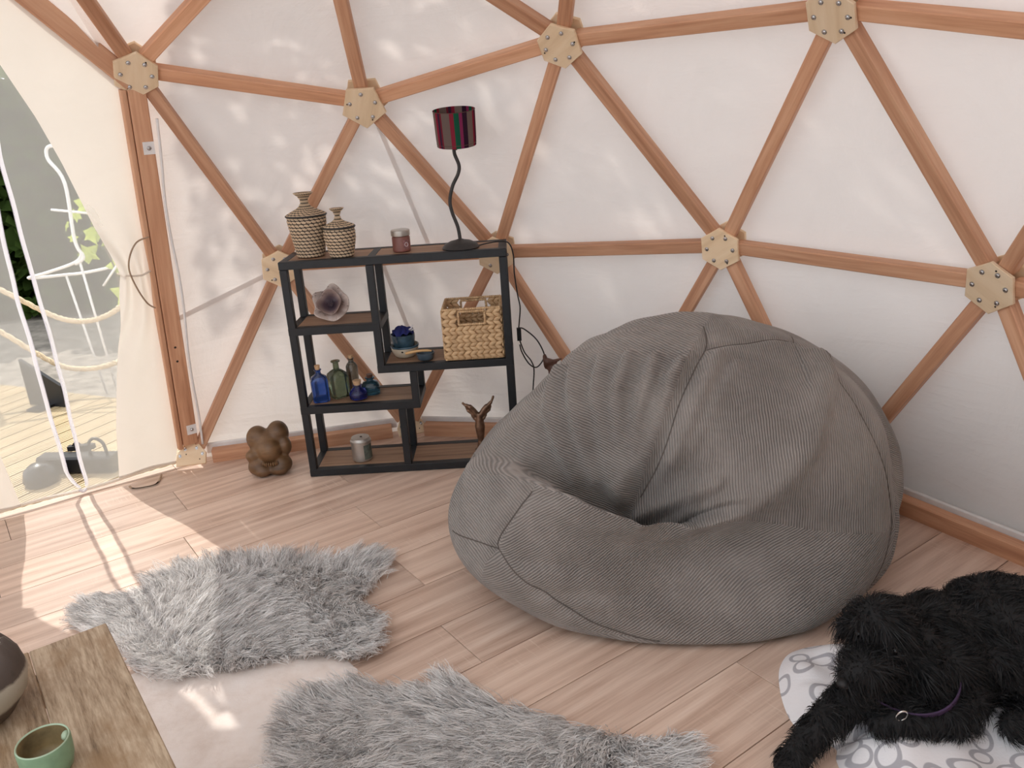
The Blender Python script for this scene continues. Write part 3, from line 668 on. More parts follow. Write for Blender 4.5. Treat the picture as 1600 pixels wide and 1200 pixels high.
# trees: one shades the dome, a hedge closes the garden
def tree(name, label, loc, crown, rad, n, size, trunk, seed, group=None, hole=None):
    rg = np.random.default_rng(seed); root = tag(empty(name, loc), label, 'tree' if 'tree' in name else 'hedge', group); L = Vector(loc)
    p = rg.normal(0, 1, (n, 3)); p /= np.linalg.norm(p, axis=1)[:, None]; p *= (rg.random(n)**(1/2.2))[:, None]; pts = p*np.array(rad)+np.array(crown)
    lump = np.sin(pts[:, 0]*3.1+1)*np.sin(pts[:, 1]*2.7)*np.sin(pts[:, 2]*3.3+2); pts = pts[lump > -.45]
    if hole is not None: pts = pts[~hole(pts)]
    o = leafy('foliage', 'leaf', [Vector(q)-L for q in pts], size, root, .7, seed); o['kind'] = 'stuff'
    for q in trunk: MB().tube([p_-L for p_ in catrom(q[0], 6)], q[1], 8).build('trunk' if q is trunk[0] else 'branch', 'bark', root, True)
    return root
def door_beam(p):        # the crown has no branch in the line from the doorway to the sun
    s_ = np.array(SUN_DIR); c = np.array(door(DW*.45, .95, 0)); v = p-c; d = v-np.outer(v @ s_, s_)
    e = np.array(DU); return (np.abs(d @ e) < .62) & (np.linalg.norm(d-np.outer(d @ e, e), axis=1) < 1.0)
tree('shade_tree', 'broad leafy tree standing behind the dome', (.9, 4.7, GZ), (-.9, 3.0, 5.3), (2.7, 3.2, 1.3), 26000, .085,
     [([(.9, 4.7, GZ), (.8, 4.6, 1.6), (.4, 4.2, 3.2), (-.2, 3.6, 4.6)], .13), ([(.5, 4.3, 3.0), (.7, 3.4, 4.2), (.6, 2.2, 5.2)], .06), ([(.3, 4.1, 3.4), (-1.0, 4.0, 4.4), (-2.0, 3.8, 5.2)], .06)], 11, hole=door_beam)
hg = tag(empty('garden_hedge', (-4.0, 7.2, GZ), .25), 'dense dark green hedge closing the garden beyond the ropes', 'hedge')
rg0 = np.random.default_rng(31); hp_ = rg0.random((24000, 3)); hp_[:, 0] = hp_[:, 0]*7.5-3.75; hp_[:, 1] = (hp_[:, 1]-.5)*1.3; hp_[:, 2] = .05+hp_[:, 2]*(2.5+.35*np.sin(hp_[:, 0]*2.3)+.2*np.sin(hp_[:, 0]*5.1))
hf = leafy('foliage', 'leaf', [Vector(q) for q in hp_], .19, hg, .7, 31); hf['kind'] = 'stuff'
for k in range(6): MB().tube([(-3.2+k*1.27, 0, 0), (-3.15+k*1.27, .05, 1.3), (-3.25+k*1.27, 0, 2.0)], [.05, .04, .02], 8).build('stem', 'bark', hg, True)
hg = tag(empty('shading_hedge', (2.9, 2.2, GZ)), 'unseen low green hedge added outside the dome to dim the canvas behind the bean bag', 'hedge')  # added hedge, out of view, keeps light off the low canvas
rg0 = np.random.default_rng(41); az_ = np.radians(rg0.uniform(18, 125, 15000)); rr_ = rg0.uniform(3.05, 3.75, 15000); hp_ = np.stack([np.sin(az_)*rr_-2.9, np.cos(az_)*rr_-2.2, .05+rg0.random(15000)*(.72+.12*np.sin(az_*9))], 1)
hf = leafy('foliage', 'leaf', [Vector(q) for q in hp_], .17, hg, .7, 41); hf['kind'] = 'stuff'
for k in range(5): a_ = math.radians(25+k*23); MB().tube([(math.sin(a_)*3.4-2.9, math.cos(a_)*3.4-2.2, z_) for z_ in (0, .3, .6)], [.045, .035, .02], 8).build('stem', 'bark', hg, True)
# ------------------------------------------------------------------ shelf unit
SX, SY = -.405, 2.05
shelf = tag(empty('shelf_unit', (SX, SY, 0)), 'black steel shelf unit with staggered dark wooden boards', 'shelf')
T, D, W, H = .034, .255, .968, .998
def fbar(x0, x1, y0, y1, z0, z1, name):
    m = MB().box(((x0+x1)/2, (y0+y1)/2, (z0+z1)/2), (x1-x0, y1-y0, z1-z0)); bm_ = m.build(name, 'black_steel', shelf)
    bv = bm_.modifiers.new('b', 'BEVEL'); bv.width = .0018; bv.segments = 1; return bm_
def post(x, z0, z1):
    e = .0008; fbar(x+e, x+T-e, e, T-e, z0+.001, z1-.001, 'post'); fbar(x+e, x+T-e, D-T+e, D-e, z0+.001, z1-.001, 'post')
def level(x0, x1, z, boards):
    fbar(x0, x1, 0, T, z-T, z, 'rail'); fbar(x0, x1, D-T, D, z-T, z, 'rail')
    xs = [x0]+[b for b in boards]+[x1-T]
    for x in xs: fbar(x, x+T, T, D-T, z-T, z-.0005, 'crossbar')
    for a, b in zip(xs, xs[1:]):
        MB().box(((a+T+b)/2, D/2, z-.012), (b-a-T, D-2*T, .02)).build('shelf_board', 'shelf_wood', shelf)
ZS1, ZS2, ZS3, ZB = .708, .515, .342, .036
xm = .367; x3 = .505; x4 = .438
post(0, 0, H-T); post(W-T, 0, H-T); post(xm, ZS2-T, H-T); post(x3, ZS3-T, ZS2-T); post(x4, ZB, ZS3-T)
level(0, W, H, [xm+.008]); level(0, xm+T, ZS1, []); level(xm, W, ZS2, []); level(0, x3+T, ZS3, []); level(0, W, ZB, [x4])

def P0(x, y, z): return (x, y, z)
# lidded woven baskets
def woven(name, label, loc, prof, lid, rim_r, around, rows, rot=0.0):
    root = tag(empty(name, loc, rot), label, 'basket', 'lidded woven baskets')
    def weave(prof, n_rows, part, shift=0.0):
        pp = catrom([(r, 0, z) for r, z in prof], 10); tot = sum((pp[i+1]-pp[i]).length for i in range(len(pp)-1)); m = MB()
        cum = [0.0]
        for i in range(len(pp)-1): cum.append(cum[-1]+(pp[i+1]-pp[i]).length)
        nj = n_rows*5; ni = around*5; V = []; A = []
        for j in range(nj+1):
            s_ = tot*j/nj; k = max(i for i in range(len(cum)) if cum[i] <= s_+1e-9); k = min(k, len(pp)-2); t = (s_-cum[k])/max(1e-9, cum[k+1]-cum[k]); q = pp[k].lerp(pp[k+1], t)
            for i in range(ni):
                th = 2*math.pi*i/ni; row = j/nj*n_rows; u = i/ni*around+.5*row
                fu, fv = u % 1.0, row % 1.0; e = (math.sin(math.pi*fu)**.6)*(math.sin(math.pi*fv)**.6)
                r = max(.0005, q.x+.0030*(e-.6)); V.append((r*math.cos(th), r*math.sin(th), q.z)); A.append(e)
        m.add(V, [(j*ni+i, j*ni+(i+1) % ni, (j+1)*ni+(i+1) % ni, (j+1)*ni+i) for j in range(nj) for i in range(ni)], A)
        return m.build(part, 'woven_reed', root, True, 'cell')
    weave(prof, rows, 'basket_body'); weave(lid, rows, 'lid')
    zr = prof[-1][1]; MB().tube([(rim_r*math.cos(a*.2094), rim_r*math.sin(a*.2094), zr) for a in range(30)], .0048, 6, True).build('rim', 'black_iron', root, True)
    m = MB().lathe([(.001, .001), (prof[0][0]-.002, .001), (prof[0][0]-.002, .004), (.001, .004)], 20); m.build('bottom', 'woven_reed', root, attr='cell'); return root
woven('lidded_basket', 'taller woven seagrass basket with a flared lid knob on the shelf top', (-.288, 2.175, H), [(.060, .001), (.066, .04), (.074, .09), (.082, .14), (.083, .165), (.080, .176)], [(.086, .174), (.083, .182), (.058, .195), (.034, .207), (.020, .222), (.017, .238), (.027, .256), (.040, .267), (.037, .272), (.004, .268)], .0845, 24, 12)
woven('lidded_basket', 'smaller woven seagrass basket with a flared lid knob on the shelf top', (-.142, 2.118, H), [(.050, .001), (.058, .035), (.066, .075), (.067, .105), (.062, .125)], [(.068, .125), (.064, .132), (.044, .141), (.024, .150), (.014, .162), (.012, .176), (.020, .192), (.030, .200), (.027, .204), (.004, .201)], .0665, 20, 9, .6)
# candle jar
j = tag(empty('candle_jar', (.112, 2.150, H)), 'small glass candle jar with reddish-brown wax and a silver lid', 'candle')
MB().lathe([(.001, 0), (.036, 0), (.039, .004), (.039, .060), (.035, .066), (.001, .066)], 28).build('wax_jar', 'candle_wax', j, 35)
MB().lathe([(.037, .067), (.0405, .068), (.041, .072), (.041, .090), (.038, .093), (.001, .0935)], 28).build('lid', 'tin_metal', j, 35)
m = MB(); m.grid(lambda a, b: (.0394*math.cos(-1.25+a*.75), .0394*math.sin(-1.25+a*.75), .012+b*.04), 8, 4); m.build('jar_label', 'jar_label', j, True)
m = MB(); m.tube([(.0398*math.cos(-.87+.20*math.cos(t*.5236)), .0398*math.sin(-.87+.20*math.cos(t*.5236)), .032+.0085*math.sin(t*.5236)) for t in range(12)], .0008, 5, True); m.build('label_ring', 'white_paper', j)
# table lamp
LX, LY = .368, 2.135
lp = tag(empty('table_lamp', (LX, LY, H)), 'black iron table lamp with wavy stem and striped drum shade', 'lamp')
MB().lathe([(.001, 0), (.079, 0), (.081, .004), (.070, .018), (.045, .030), (.018, .036), (.008, .040)], 36).build('lamp_base', 'black_iron', lp, 50)
MB().tube(catrom([(0, 0, .034), (-.006, 0, .09), (-.024, 0, .15), (-.030, 0, .20), (-.014, 0, .26), (.014, 0, .31), (.020, 0, .345), (.006, 0, .39), (.006, 0, .42)], 8), .0075, 10).build('stem', 'black_iron', lp, True)
SHX = .018
MB().lathe([(.007, .405), (.014, .415), (.019, .43), (.020, .455), (.001, .456)], 20, (.010, 0, 0)).build('socket', 'black_iron', lp, 50)
shp = [(.081, 0), (.083, .03), (.086, .14), (.0863, .143), (.0848, .143), (.0845, .14), (.0795, .001)]
o = MB().lathe(shp+[(.081, 0)], 64, caps=False).build('lamp_shade', 'striped_shade', lp, 60, loc=(SHX, .006, .424)); o.rotation_euler = (.15, 0, 0)
for z, r in ((.012, .0816), (.142, .0866)): MB().tube([(r*math.cos(a*.1309), r*math.sin(a*.1309), z) for a in range(48)], .0012, 5, True).build('shade_band', 'dark_timber', o, True)
m = MB()
for k in range(3): a = k*2.094+.4; m.tube([(0, 0, .03), (.08*math.cos(a), .08*math.sin(a), .03)], .0015, 5)
m.build('shade_spider', 'zinc', o)
MB().ball((.010, 0, .485), (.022, .022, .028), 14, 10).build('bulb', 'white_paper', lp, True)
cz = -H
cd = [(.078, .0, .006), (.12, .02, .010), (.165, .03, .012), (.205, .05, .0), (.222, .06, -.05), (.222, .08, -.14), (.230, .10, -.24), (.238, .10, -.30), (.232, .11, -.36), (.226, .11, -.40)]
MB().tube(catrom(cd, 8), .0032, 6).build('cord', 'black_plastic', lp, True)
MB().box((.226, .11, -.43), (.020, .016, .06)).build('cord_switch', 'black_plastic', lp)
cd2 = [(.226, .11, -.40), (.25, .12, -.41), (.30, .13, -.46), (.33, .14, -.52), (.335, .14, -.56), (.30, .13, -.60), (.265, .12, -.58), (.235, .11, -.52), (.226, .11, -.48)]
MB().tube(catrom(cd2, 8), .0032, 6).build('cord', 'black_plastic', lp, True)
cd3 = [(.226, .11, -.455), (.245, .12, -.52), (.275, .13, -.57), (.285, .14, -.62), (.275, .14, -.72), (.27, .14, -.86), (.265, .12, -.98), (.26, .03, -.99)]
MB().tube(catrom(cd3, 8), .0032, 6).build('cord', 'black_plastic', lp, True)
# ceramic flower
fl_ = tag(empty('ceramic_flower', (-.226, 2.155, ZS1+.074)), 'glazed ceramic flower with ruffled petals and a dark centre', 'ornament')
Mf = Matrix.Rotation(math.radians(62), 3, 'X') @ Matrix.Rotation(.15, 3, 'Z')
def petals(r0, r1, depth, lobes, ph, name, th=.0045):
    def fn(a, b, o=0.0):
        t = a*2*math.pi; rr = r0+(r1-r0)*b; k = 1+.07*b*math.cos(lobes*t+ph); z = depth*b**1.6+.019*b*b*math.sin(lobes*t+ph+1.2)+.007*b*math.sin(2*t+ph)
        return Mf @ Vector((rr*k*math.cos(t), rr*k*math.sin(t), z+o))
    m = MB(); m.grid(fn, 60, 12, lambda a, b: r0/.08+b*(r1-r0)/.08); m.grid(lambda a, b: fn(a, b, -th), 60, 12, lambda a, b: .7)
    n = len(m.v)//2
    for i in range(60): k = 12*61+i; m.f.append((k, k+1, n+k+1, n+k))
    return m.build(name, 'ceramic_flower', fl_, True, 'cell')
petals(.012, .080, .018, 5, .3, 'outer_petals'); petals(.004, .054, .042, 3, 2.4, 'inner_petals')
m = MB()
for k in range(26):
    a = k*2.4; r = .0135*math.sqrt(k/26); m.ball(Mf @ Vector((r*math.cos(a), r*math.sin(a), .010)), .0028, 6, 4)
m.a = [.25]*len(m.v); m.build('stamen', 'ceramic_flower', fl_, True, 'cell')
m = MB().lathe([(.001, -.012), (.014, -.012), (.02, 0), (.001, .001)], 16); m.v = [tuple(Mf @ Vector(p)) for p in m.v]; m.a = [.6]*len(m.v); m.build('base', 'ceramic_flower', fl_, True, 'cell')
zmin = min((Mf @ Vector((0, 0, 0))).z+ (fl_.location.z), 1)
# bowls, cloth, ladle
o = MB().lathe([(.001, .0), (.040, .0), (.046, .004), (.060, .03), (.064, .052), (.061, .053), (.056, .032), (.04, .009), (.001, .008)], 36).build('pouring_bowl', 'cream_glaze', smooth=50, loc=(.072, 2.190, ZS2)); tag(o, 'cream ceramic bowl with a dark rim and pouring hole, below the blue cup', 'bowl')
MB().lathe([(.0642, .046), (.0647, .05), (.0642, .0545), (.0608, .0545)], 36, caps=False).build('rim', 'blue_glaze', o, True)
MB().ball((-.004, -.0595, .034), (.006, .002, .005), 8, 6).build('spout_hole', 'dark_hole', o, True)
o = MB().lathe([(.001, .0), (.040, .0), (.050, .008), (.055, .05), (.0545, .066), (.051, .066), (.048, .02), (.001, .012)], 36).build('ceramic_cup', 'blue_glaze', smooth=50, loc=(.068, 2.190, ZS2+.0385)); tag(o, 'dark blue glazed cup stacked in the cream bowl', 'cup')
def rag(a, b):
    t = a*2*math.pi; r = .047*b*(1+.12*math.sin(3*t+1)); z = .030*(1-b)**.8+.012*math.sin(5*t)*b*(1.3-b)*1.4+.010*math.sin(7*t+b*5)*b+.012; return (r*math.cos(t), r*math.sin(t), z)
o = MB().grid(rag, 48, 16).build('cloth_pouch', 'blue_fabric', smooth=True, loc=(.066, 2.190, ZS2+.0955)); tag(o, 'crumpled dark blue cloth pouch in the blue cup', 'cloth')
sol = o.modifiers.new('s', 'SOLIDIFY'); sol.thickness = .003
m = MB(); m.tube([(.03, 0, .02), (.047, -.01, .035), (.055, -.012, .05)], [.006, .004, .002], 6); m.tube([(.033, 0, .018), (.052, .004, .025), (.056, .004, .018)], [.004, .005, .003], 6); m.build('tie_end', 'white_paper', o, True)
ld = tag(empty('ladle', (.172, 2.115, ZS2)), 'small slate-blue ceramic scoop with a wooden handle', 'ladle')
MB().lathe([(.001, .0), (.030, .0), (.036, .006), (.041, .032), (.038, .033), (.032, .010), (.001, .006)], 28).build('scoop', 'slate_glaze', ld, 50)
MB().tube(catrom([(.028, .004, .036), (.0, .0, .040), (-.04, -.004, .040), (-.075, -.010, .036), (-.088, -.012, .034)], 6), [.005]*4+[.006]*8+[.0065]*8+[.006]*5, 8).build('handle', 'ladle_wood', ld, True)
# braided storage basket
BX0, BX1, BY0, BY1, BZ0, BZ1 = -.125, .125, 0.0, .215, .004, .235
bk = tag(empty('braided_basket', (.394, 2.058, ZS2)), 'square braided water hyacinth basket with handle holes', 'basket')
spin = [(0, 0, -.5), ] 
def spindle(mb_, c, ax, L, w, dep, nrm, tint):
    ax = Vector(ax).normalized(); nrm = Vector(nrm).normalized(); sd = ax.cross(nrm).normalized(); V = []
    for t, k in ((-.5, .25), (-.22, .9), (.12, 1.0), (.5, .2)):
        for q in range(6):
            a = q*math.pi/3; V.append(Vector(c)+ax*L*t+sd*(w/2*k*math.cos(a))+nrm*(dep*k*math.sin(a)))
    F = [(j*6+q, j*6+(q+1) % 6, (j+1)*6+(q+1) % 6, (j+1)*6+q) for j in range(3) for q in range(6)]+[tuple(range(5, -1, -1)), tuple(range(18, 24))]
    mb_.add(V, F, [tint]*24)
def braid_wall(p0, p1, nrm, holed, name):
    m = MB(); p0, p1 = Vector(p0), Vector(p1); L = (p1-p0).length; ex = (p1-p0)/L; rows = 6; rh = (BZ1-BZ0-.012)/rows; nx = round(L/.029); rg = random.Random(len(name)+int(L*1000))
    hz0, hz1, hx0, hx1 = .150, .226, L*.27, L*.73
    for r in range(rows):
        zc = BZ0+.004+rh*(r+.5)
        for k in range(nx):
            x = (k+.5)*L/nx
            if holed and hz0 < zc < hz1 and hx0 < x < hx1: continue
            for s_ in (-1, 1):
                d = ex*1.0+Vector((0, 0, s_*.55)); spindle(m, p0+ex*(x+rg.uniform(-.002, .002))+Vector((0, 0, zc+s_*rh*.24))+Vector(nrm)*.003, d, L/nx*1.55, rh*.62, .0075, nrm, rg.random())
    m.build(name, 'braid_reed', bk, True, 'tint')
    def rod(a, b, part='rim'):
        m = MB(); n = max(6, int((Vector(b)-Vector(a)).length/.009))
        for k in range(n):
            t = (k+.5)/n; spindle(m, Vector(a).lerp(Vector(b), t), (Vector(b)-Vector(a)).normalized()+Vector((0, 0, .25)), .016, .012, .006, nrm, rg.random())
        o = m.build(part, 'braid_reed', bk, True, 'tint'); o['kind'] = 'stuff'
    zt = BZ1-.004; up = lambda z: Vector((0, 0, z))
    if holed:
        h0, h1 = p0+ex*hx0, p0+ex*hx1
        for q in ((h0+up(.162), h1+up(.162)), (h0+up(.162), h0+up(.215)), (h1+up(.162), h1+up(.215)), (h0+up(.220), h1+up(.220))): rod(*q, 'handle_edge')
    rod(p0+up(zt), p1+up(zt)); rod(p0+up(BZ0+.004), p1+up(BZ0+.004))
braid_wall((BX0, BY0, 0), (BX1, BY0, 0), (0, -1, 0), True, 'front_wall'); braid_wall((BX0, BY1, 0), (BX1, BY1, 0), (0, 1, 0), True, 'back_wall')
braid_wall((BX0, BY0, 0), (BX0, BY1, 0), (-1, 0, 0), False, 'side_wall'); braid_wall((BX1, BY0, 0), (BX1, BY1, 0), (1, 0, 0), False, 'side_wall')
m = MB(); m.box((0, (BY0+BY1)/2, .006), (BX1-BX0-.01, BY1-BY0-.01, .006)); m.build('bottom', 'braid_reed', bk, attr='tint')
# bottles
def rbox_loft(levels, n=28):
    "rounded-rectangle sections: (z, half_x, half_y, roundness 0..1)"
    m = MB(); P = []
    for z, hx, hy, e in levels:
        for i in range(n):
            t = 2*math.pi*i/n; c, s_ = math.cos(t), math.sin(t); p = 2/(e); P.append((hx*math.copysign(abs(c)**e, c), hy*math.copysign(abs(s_)**e, s_), z))
    k = len(levels); m.add(P, [(j*n+i, j*n+(i+1) % n, (j+1)*n+(i+1) % n, (j+1)*n+i) for j in range(k-1) for i in range(n)]+[tuple(range(n-1, -1, -1)), tuple(range((k-1)*n, k*n))]); return m
def bottle(name, label, loc, rz, levels, mat, stopper=None):
    root = tag(empty(name, loc, rz), label, 'bottle', 'bottles on the shelf'); rbox_loft(levels).build('glass_body', mat, root, 50)
    if stopper: MB().lathe(stopper[0], 18).build('stopper', stopper[1], root, 40)
    return root
bottle('glass_bottle', 'blue flask bottle with a cork, at the front of the shelf', (-.322, 2.125, ZS3), .25, [(0, .034, .024, .45), (.006, .038, .027, .45), (.10, .038, .027, .45), (.118, .033, .024, .6), (.130, .016, .015, 1), (.134, .013, .013, 1), (.146, .012, .012, 1), (.149, .0165, .0165, 1), (.153, .0165, .0165, 1)], 'glass_blue', ([(.0105, .150), (.0125, .172), (.001, .173)], 'cork'))
bottle('glass_bottle', 'large square green glass bottle without a stopper', (-.252, 2.185, ZS3), .75, [(0, .038, .038, .35), (.005, .042, .042, .35), (.092, .042, .042, .35), (.112, .038, .038, .5), (.126, .024, .024, .8), (.132, .014, .014, 1), (.162, .013, .013, 1), (.166, .021, .021, 1), (.171, .021, .021, 1), (.172, .012, .012, 1)], 'glass_green')
bottle('glass_bottle', 'tall slim smoky brown bottle with a cork, at the back', (-.192, 2.238, ZS3), 0, [(0, .025, .025, 1), (.004, .027, .027, 1), (.125, .027, .027, 1), (.138, .020, .020, 1), (.146, .012, .012, 1), (.158, .012, .012, 1), (.160, .015, .015, 1), (.163, .015, .015, 1)], 'glass_smoke', ([(.009, .158), (.011, .178), (.001, .179)], 'cork'))
bottle('glass_bottle', 'small round cobalt bottle with a wide cork', (-.152, 2.125, ZS3), 0, [(0, .028, .028, 1), (.008, .040, .040, 1), (.028, .042, .042, 1), (.046, .034, .034, 1), (.056, .018, .018, 1), (.062, .0165, .0165, 1), (.066, .022, .022, 1), (.070, .021, .021, 1)], 'glass_cobalt', ([(.015, .064), (.0195, .090), (.001, .091)], 'cork'))
bottle('glass_bottle', 'squat teal bottle with a dark stopper', (-.106, 2.195, ZS3), .15, [(0, .038, .032, .5), (.005, .042, .036, .5), (.040, .042, .036, .5), (.056, .034, .030, .7), (.064, .016, .016, 1), (.072, .015, .015, 1), (.074, .022, .022, 1), (.079, .022, .022, 1)], 'glass_teal', ([(.013, .074), (.0155, .093), (.001, .094)], 'dark_timber'))
# tin
tn = tag(empty('lidded_tin', (-.176, 2.150, ZB), 0), 'round silver metal tin with a lid and a dark label', 'tin')
MB().lathe([(.001, 0), (.044, 0), (.046, .002), (.046, .086), (.001, .086)], 36).build('tin_body', 'tin_metal', tn, 40)
MB().lathe([(.0465, .084), (.0485, .085), (.0485, .096), (.044, .100), (.042, .110), (.001, .111)], 36).build('lid', 'tin_metal', tn, 40)
MB().grid(lambda a, b: (.0464*math.cos(-1.15+a*1.2), .0464*math.sin(-1.15+a*1.2), .010+b*.070), 14, 4).build('paper_label', 'tin_label', tn, True)
MB().ball((.004, 0, .111), (.006, .004, .003), 10, 6).build('knob', 'dark_hole', tn, True)
# carved crouching figure
cf = tag(empty('carved_figure', (-.612, 2.150, 0), .15), 'brown carved wooden crouching figure with its head on its knees', 'sculpture')
m = MB()
for c, r in (((0, .0, .11), (.078, .060, .095)), ((0, .01, .055), (.088, .075, .055)), ((-.05, -.03, .045), (.050, .050, .045)), ((.055, -.03, .045), (.050, .050, .045)), ((-.042, .02, .165), (.055, .055, .062)), ((.050, .025, .180), (.052, .055, .060)), ((0, .03, .12), (.080, .06, .07)), ((.012, -.035, .118), (.052, .050, .060)), ((-.072, -.025, .098), (.032, .035, .030)), ((.082, -.01, .125), (.028, .036, .045)), ((-.03, -.065, .028), (.040, .025, .026)), ((.045, -.062, .03), (.045, .025, .028))): m.ball(c, r, 16, 10)
me = remesh(m, .006, 12); b = link('body', me, 'carved_wood', cf, True)
m = MB()
for k in range(8): a = -.95+k*.25; m.ball((.012+.042*math.sin(a), -.072-.012*math.cos(a)+.006, .075-.010*math.cos(a)), (.0045, .008, .010), 8, 6)
m.build('fingers', 'carved_wood', cf, True)
zmin = min(v.co.z for v in me.vertices); me.transform(Matrix.Translation((0, 0, -zmin)))
# bronze winged figure, dark carved figure
fg = tag(empty('bronze_figurine', (.385, 2.170, ZB)), 'small bronze figurine with two raised pointed wings behind the bean bag', 'figurine')
m = MB().lathe([(.001, 0), (.030, 0), (.032, .008), (.020, .016), (.014, .05), (.020, .09), (.024, .12), (.018, .16), (.014, .185), (.001, .19)], 14)
for s_ in (-1, 1):
    m.tube(catrom([(s_*.008, 0, .175), (s_*.028, 0, .205), (s_*.045, .0, .222), (s_*.062, 0, .230 if s_ < 0 else .240), (s_*.074, 0, .243 if s_ < 0 else .268)], 6), [.014]*6+[.013]*6+[.009]*6+[.006]*6+[.001], 8)
    m.tube(catrom([(s_*.01, 0, .17), (s_*.035, 0, .190), (s_*.052, 0, .205), (s_*.058, 0, .222)], 6), [.010]*6+[.009]*6+[.005]*6+[.001], 8)
    m.tube(catrom([(s_*.01, 0, .15), (s_*.025, -.004, .165), (s_*.034, -.004, .18)], 6), [.008]*6+[.006]*6+[.001], 8)
link('figure', remesh(m, .003, 1), 'bronze', fg, True)
dg_ = tag(empty('carved_bird', (.735, 2.225, 0)), 'dark brown carved wooden bird showing behind the bean bag', 'figurine')
m = MB().lathe([(.001, 0), (.045, 0), (.045, .012), (.012, .02), (.010, .25), (.016, .36), (.018, .41), (.001, .43)], 14)
m.tube(catrom([(.02, 0, .415), (-.01, 0, .432), (-.032, 0, .436)], 5), [.012]*4+[.018]*4+[.013]*3, 8); m.tube(catrom([(-.026, 0, .43), (-.030, 0, .455), (-.026, 0, .478)], 5), [.012]*4+[.010]*4+[.002]*3, 8); m.tube(catrom([(-.026, 0, .43), (-.030, 0, .41), (-.022, 0, .395)], 5), [.010]*4+[.006]*4+[.002]*3, 8); m.tube([(0, 0, .43), (.05, 0, .445)], [.012, .004], 8)
link('bird_body', remesh(m, .005, 1), 'dark_timber', dg_, True)

# ------------------------------------------------------------------ low table, pot and cup
TZ = .50; TC = Vector((-.386, .206)); TA = math.atan2(-.478, .354)     # far corner, direction of its right edge
tb = tag(empty('coffee_table', (TC.x, TC.y, 0), TA), 'low weathered wooden table with worn planks', 'table')
TL, TWd = 1.15, .62                                             # along the right edge (x), to the left (−y)
pw = [.16, .155, .16, .145]; y = 0.0
for w_ in pw:
    m = MB().box((TL/2, -(y+w_/2), TZ-.016), (TL, w_-.0012, .032), ch=.0025); m.build('table_plank', 'table_wood', tb); y += w_
for x in (.06, TL-.06):
    for yy in (-.06, -TWd+.06): MB().box((x, yy, (TZ-.032+.011)/2), (.06, .06, TZ-.032-.011)).build('leg', 'table_wood', tb)
for yy in (-.06, -TWd+.06): MB().box((TL/2, yy, TZ-.07), (TL-.18, .03, .07)).build('apron', 'table_wood', tb)
for x in (.06, TL-.06): MB().box((x, -TWd/2, TZ-.07), (.03, TWd-.18, .07)).build('apron', 'table_wood', tb)
o = tag(empty('ceramic_cup', (-.277, -.243, TZ), .3), 'green ceramic cup with a dark brown stained inside', 'cup')
MB().lathe([(.001, .0), (.042, .0), (.050, .006), (.056, .03), (.0575, .074), (.0565, .078)], 44, caps=False).build('cup_body', 'green_glaze', o, 50)
MB().lathe([(.0565, .0775), (.0555, .0805), (.0535, .080), (.0525, .077)], 44, caps=False).build('rim', 'green_rim', o, True)
MB().lathe([(.0525, .0775), (.050, .03), (.044, .016), (.001, .014)], 44, caps=False).build('cup_inside', 'cup_inside', o, True)
MB().ball((.043, .018, .066), (.010, .014, .010), 12, 8).build('spout', 'green_rim', o, True)
for ch in o.children: ch.data.transform(Matrix.Scale(.78, 4))
pt = tag(empty('raku_pot', (-.500, -.105, TZ)), 'rounded dark and cream cracked glaze pot with a chipped rim', 'pot')
n = 48; prof = [(.001, 0), (.050, 0), (.075, .012), (.102, .05), (.110, .085), (.102, .125), (.085, .150)]; inn = [(.079, .150), (.094, .122), (.100, .085), (.09, .05), (.06, .02), (.001, .014)]
m = MB().lathe(prof+inn, n, caps=False)
m.v = [(x, y, z+(.010*math.sin(5*math.atan2(y, x))+.006*math.sin(11*math.atan2(y, x)+1))*max(0, (z-.11)/.04) if z > .11 else z) for x, y, z in m.v]
m.build('pot_body', 'pot_glaze', pt, 60)
MB().lathe([(.098, .095), (.093, .1205), (.0785, .1475)], n, caps=False).build('pot_inside', 'cream_glaze', pt, True)
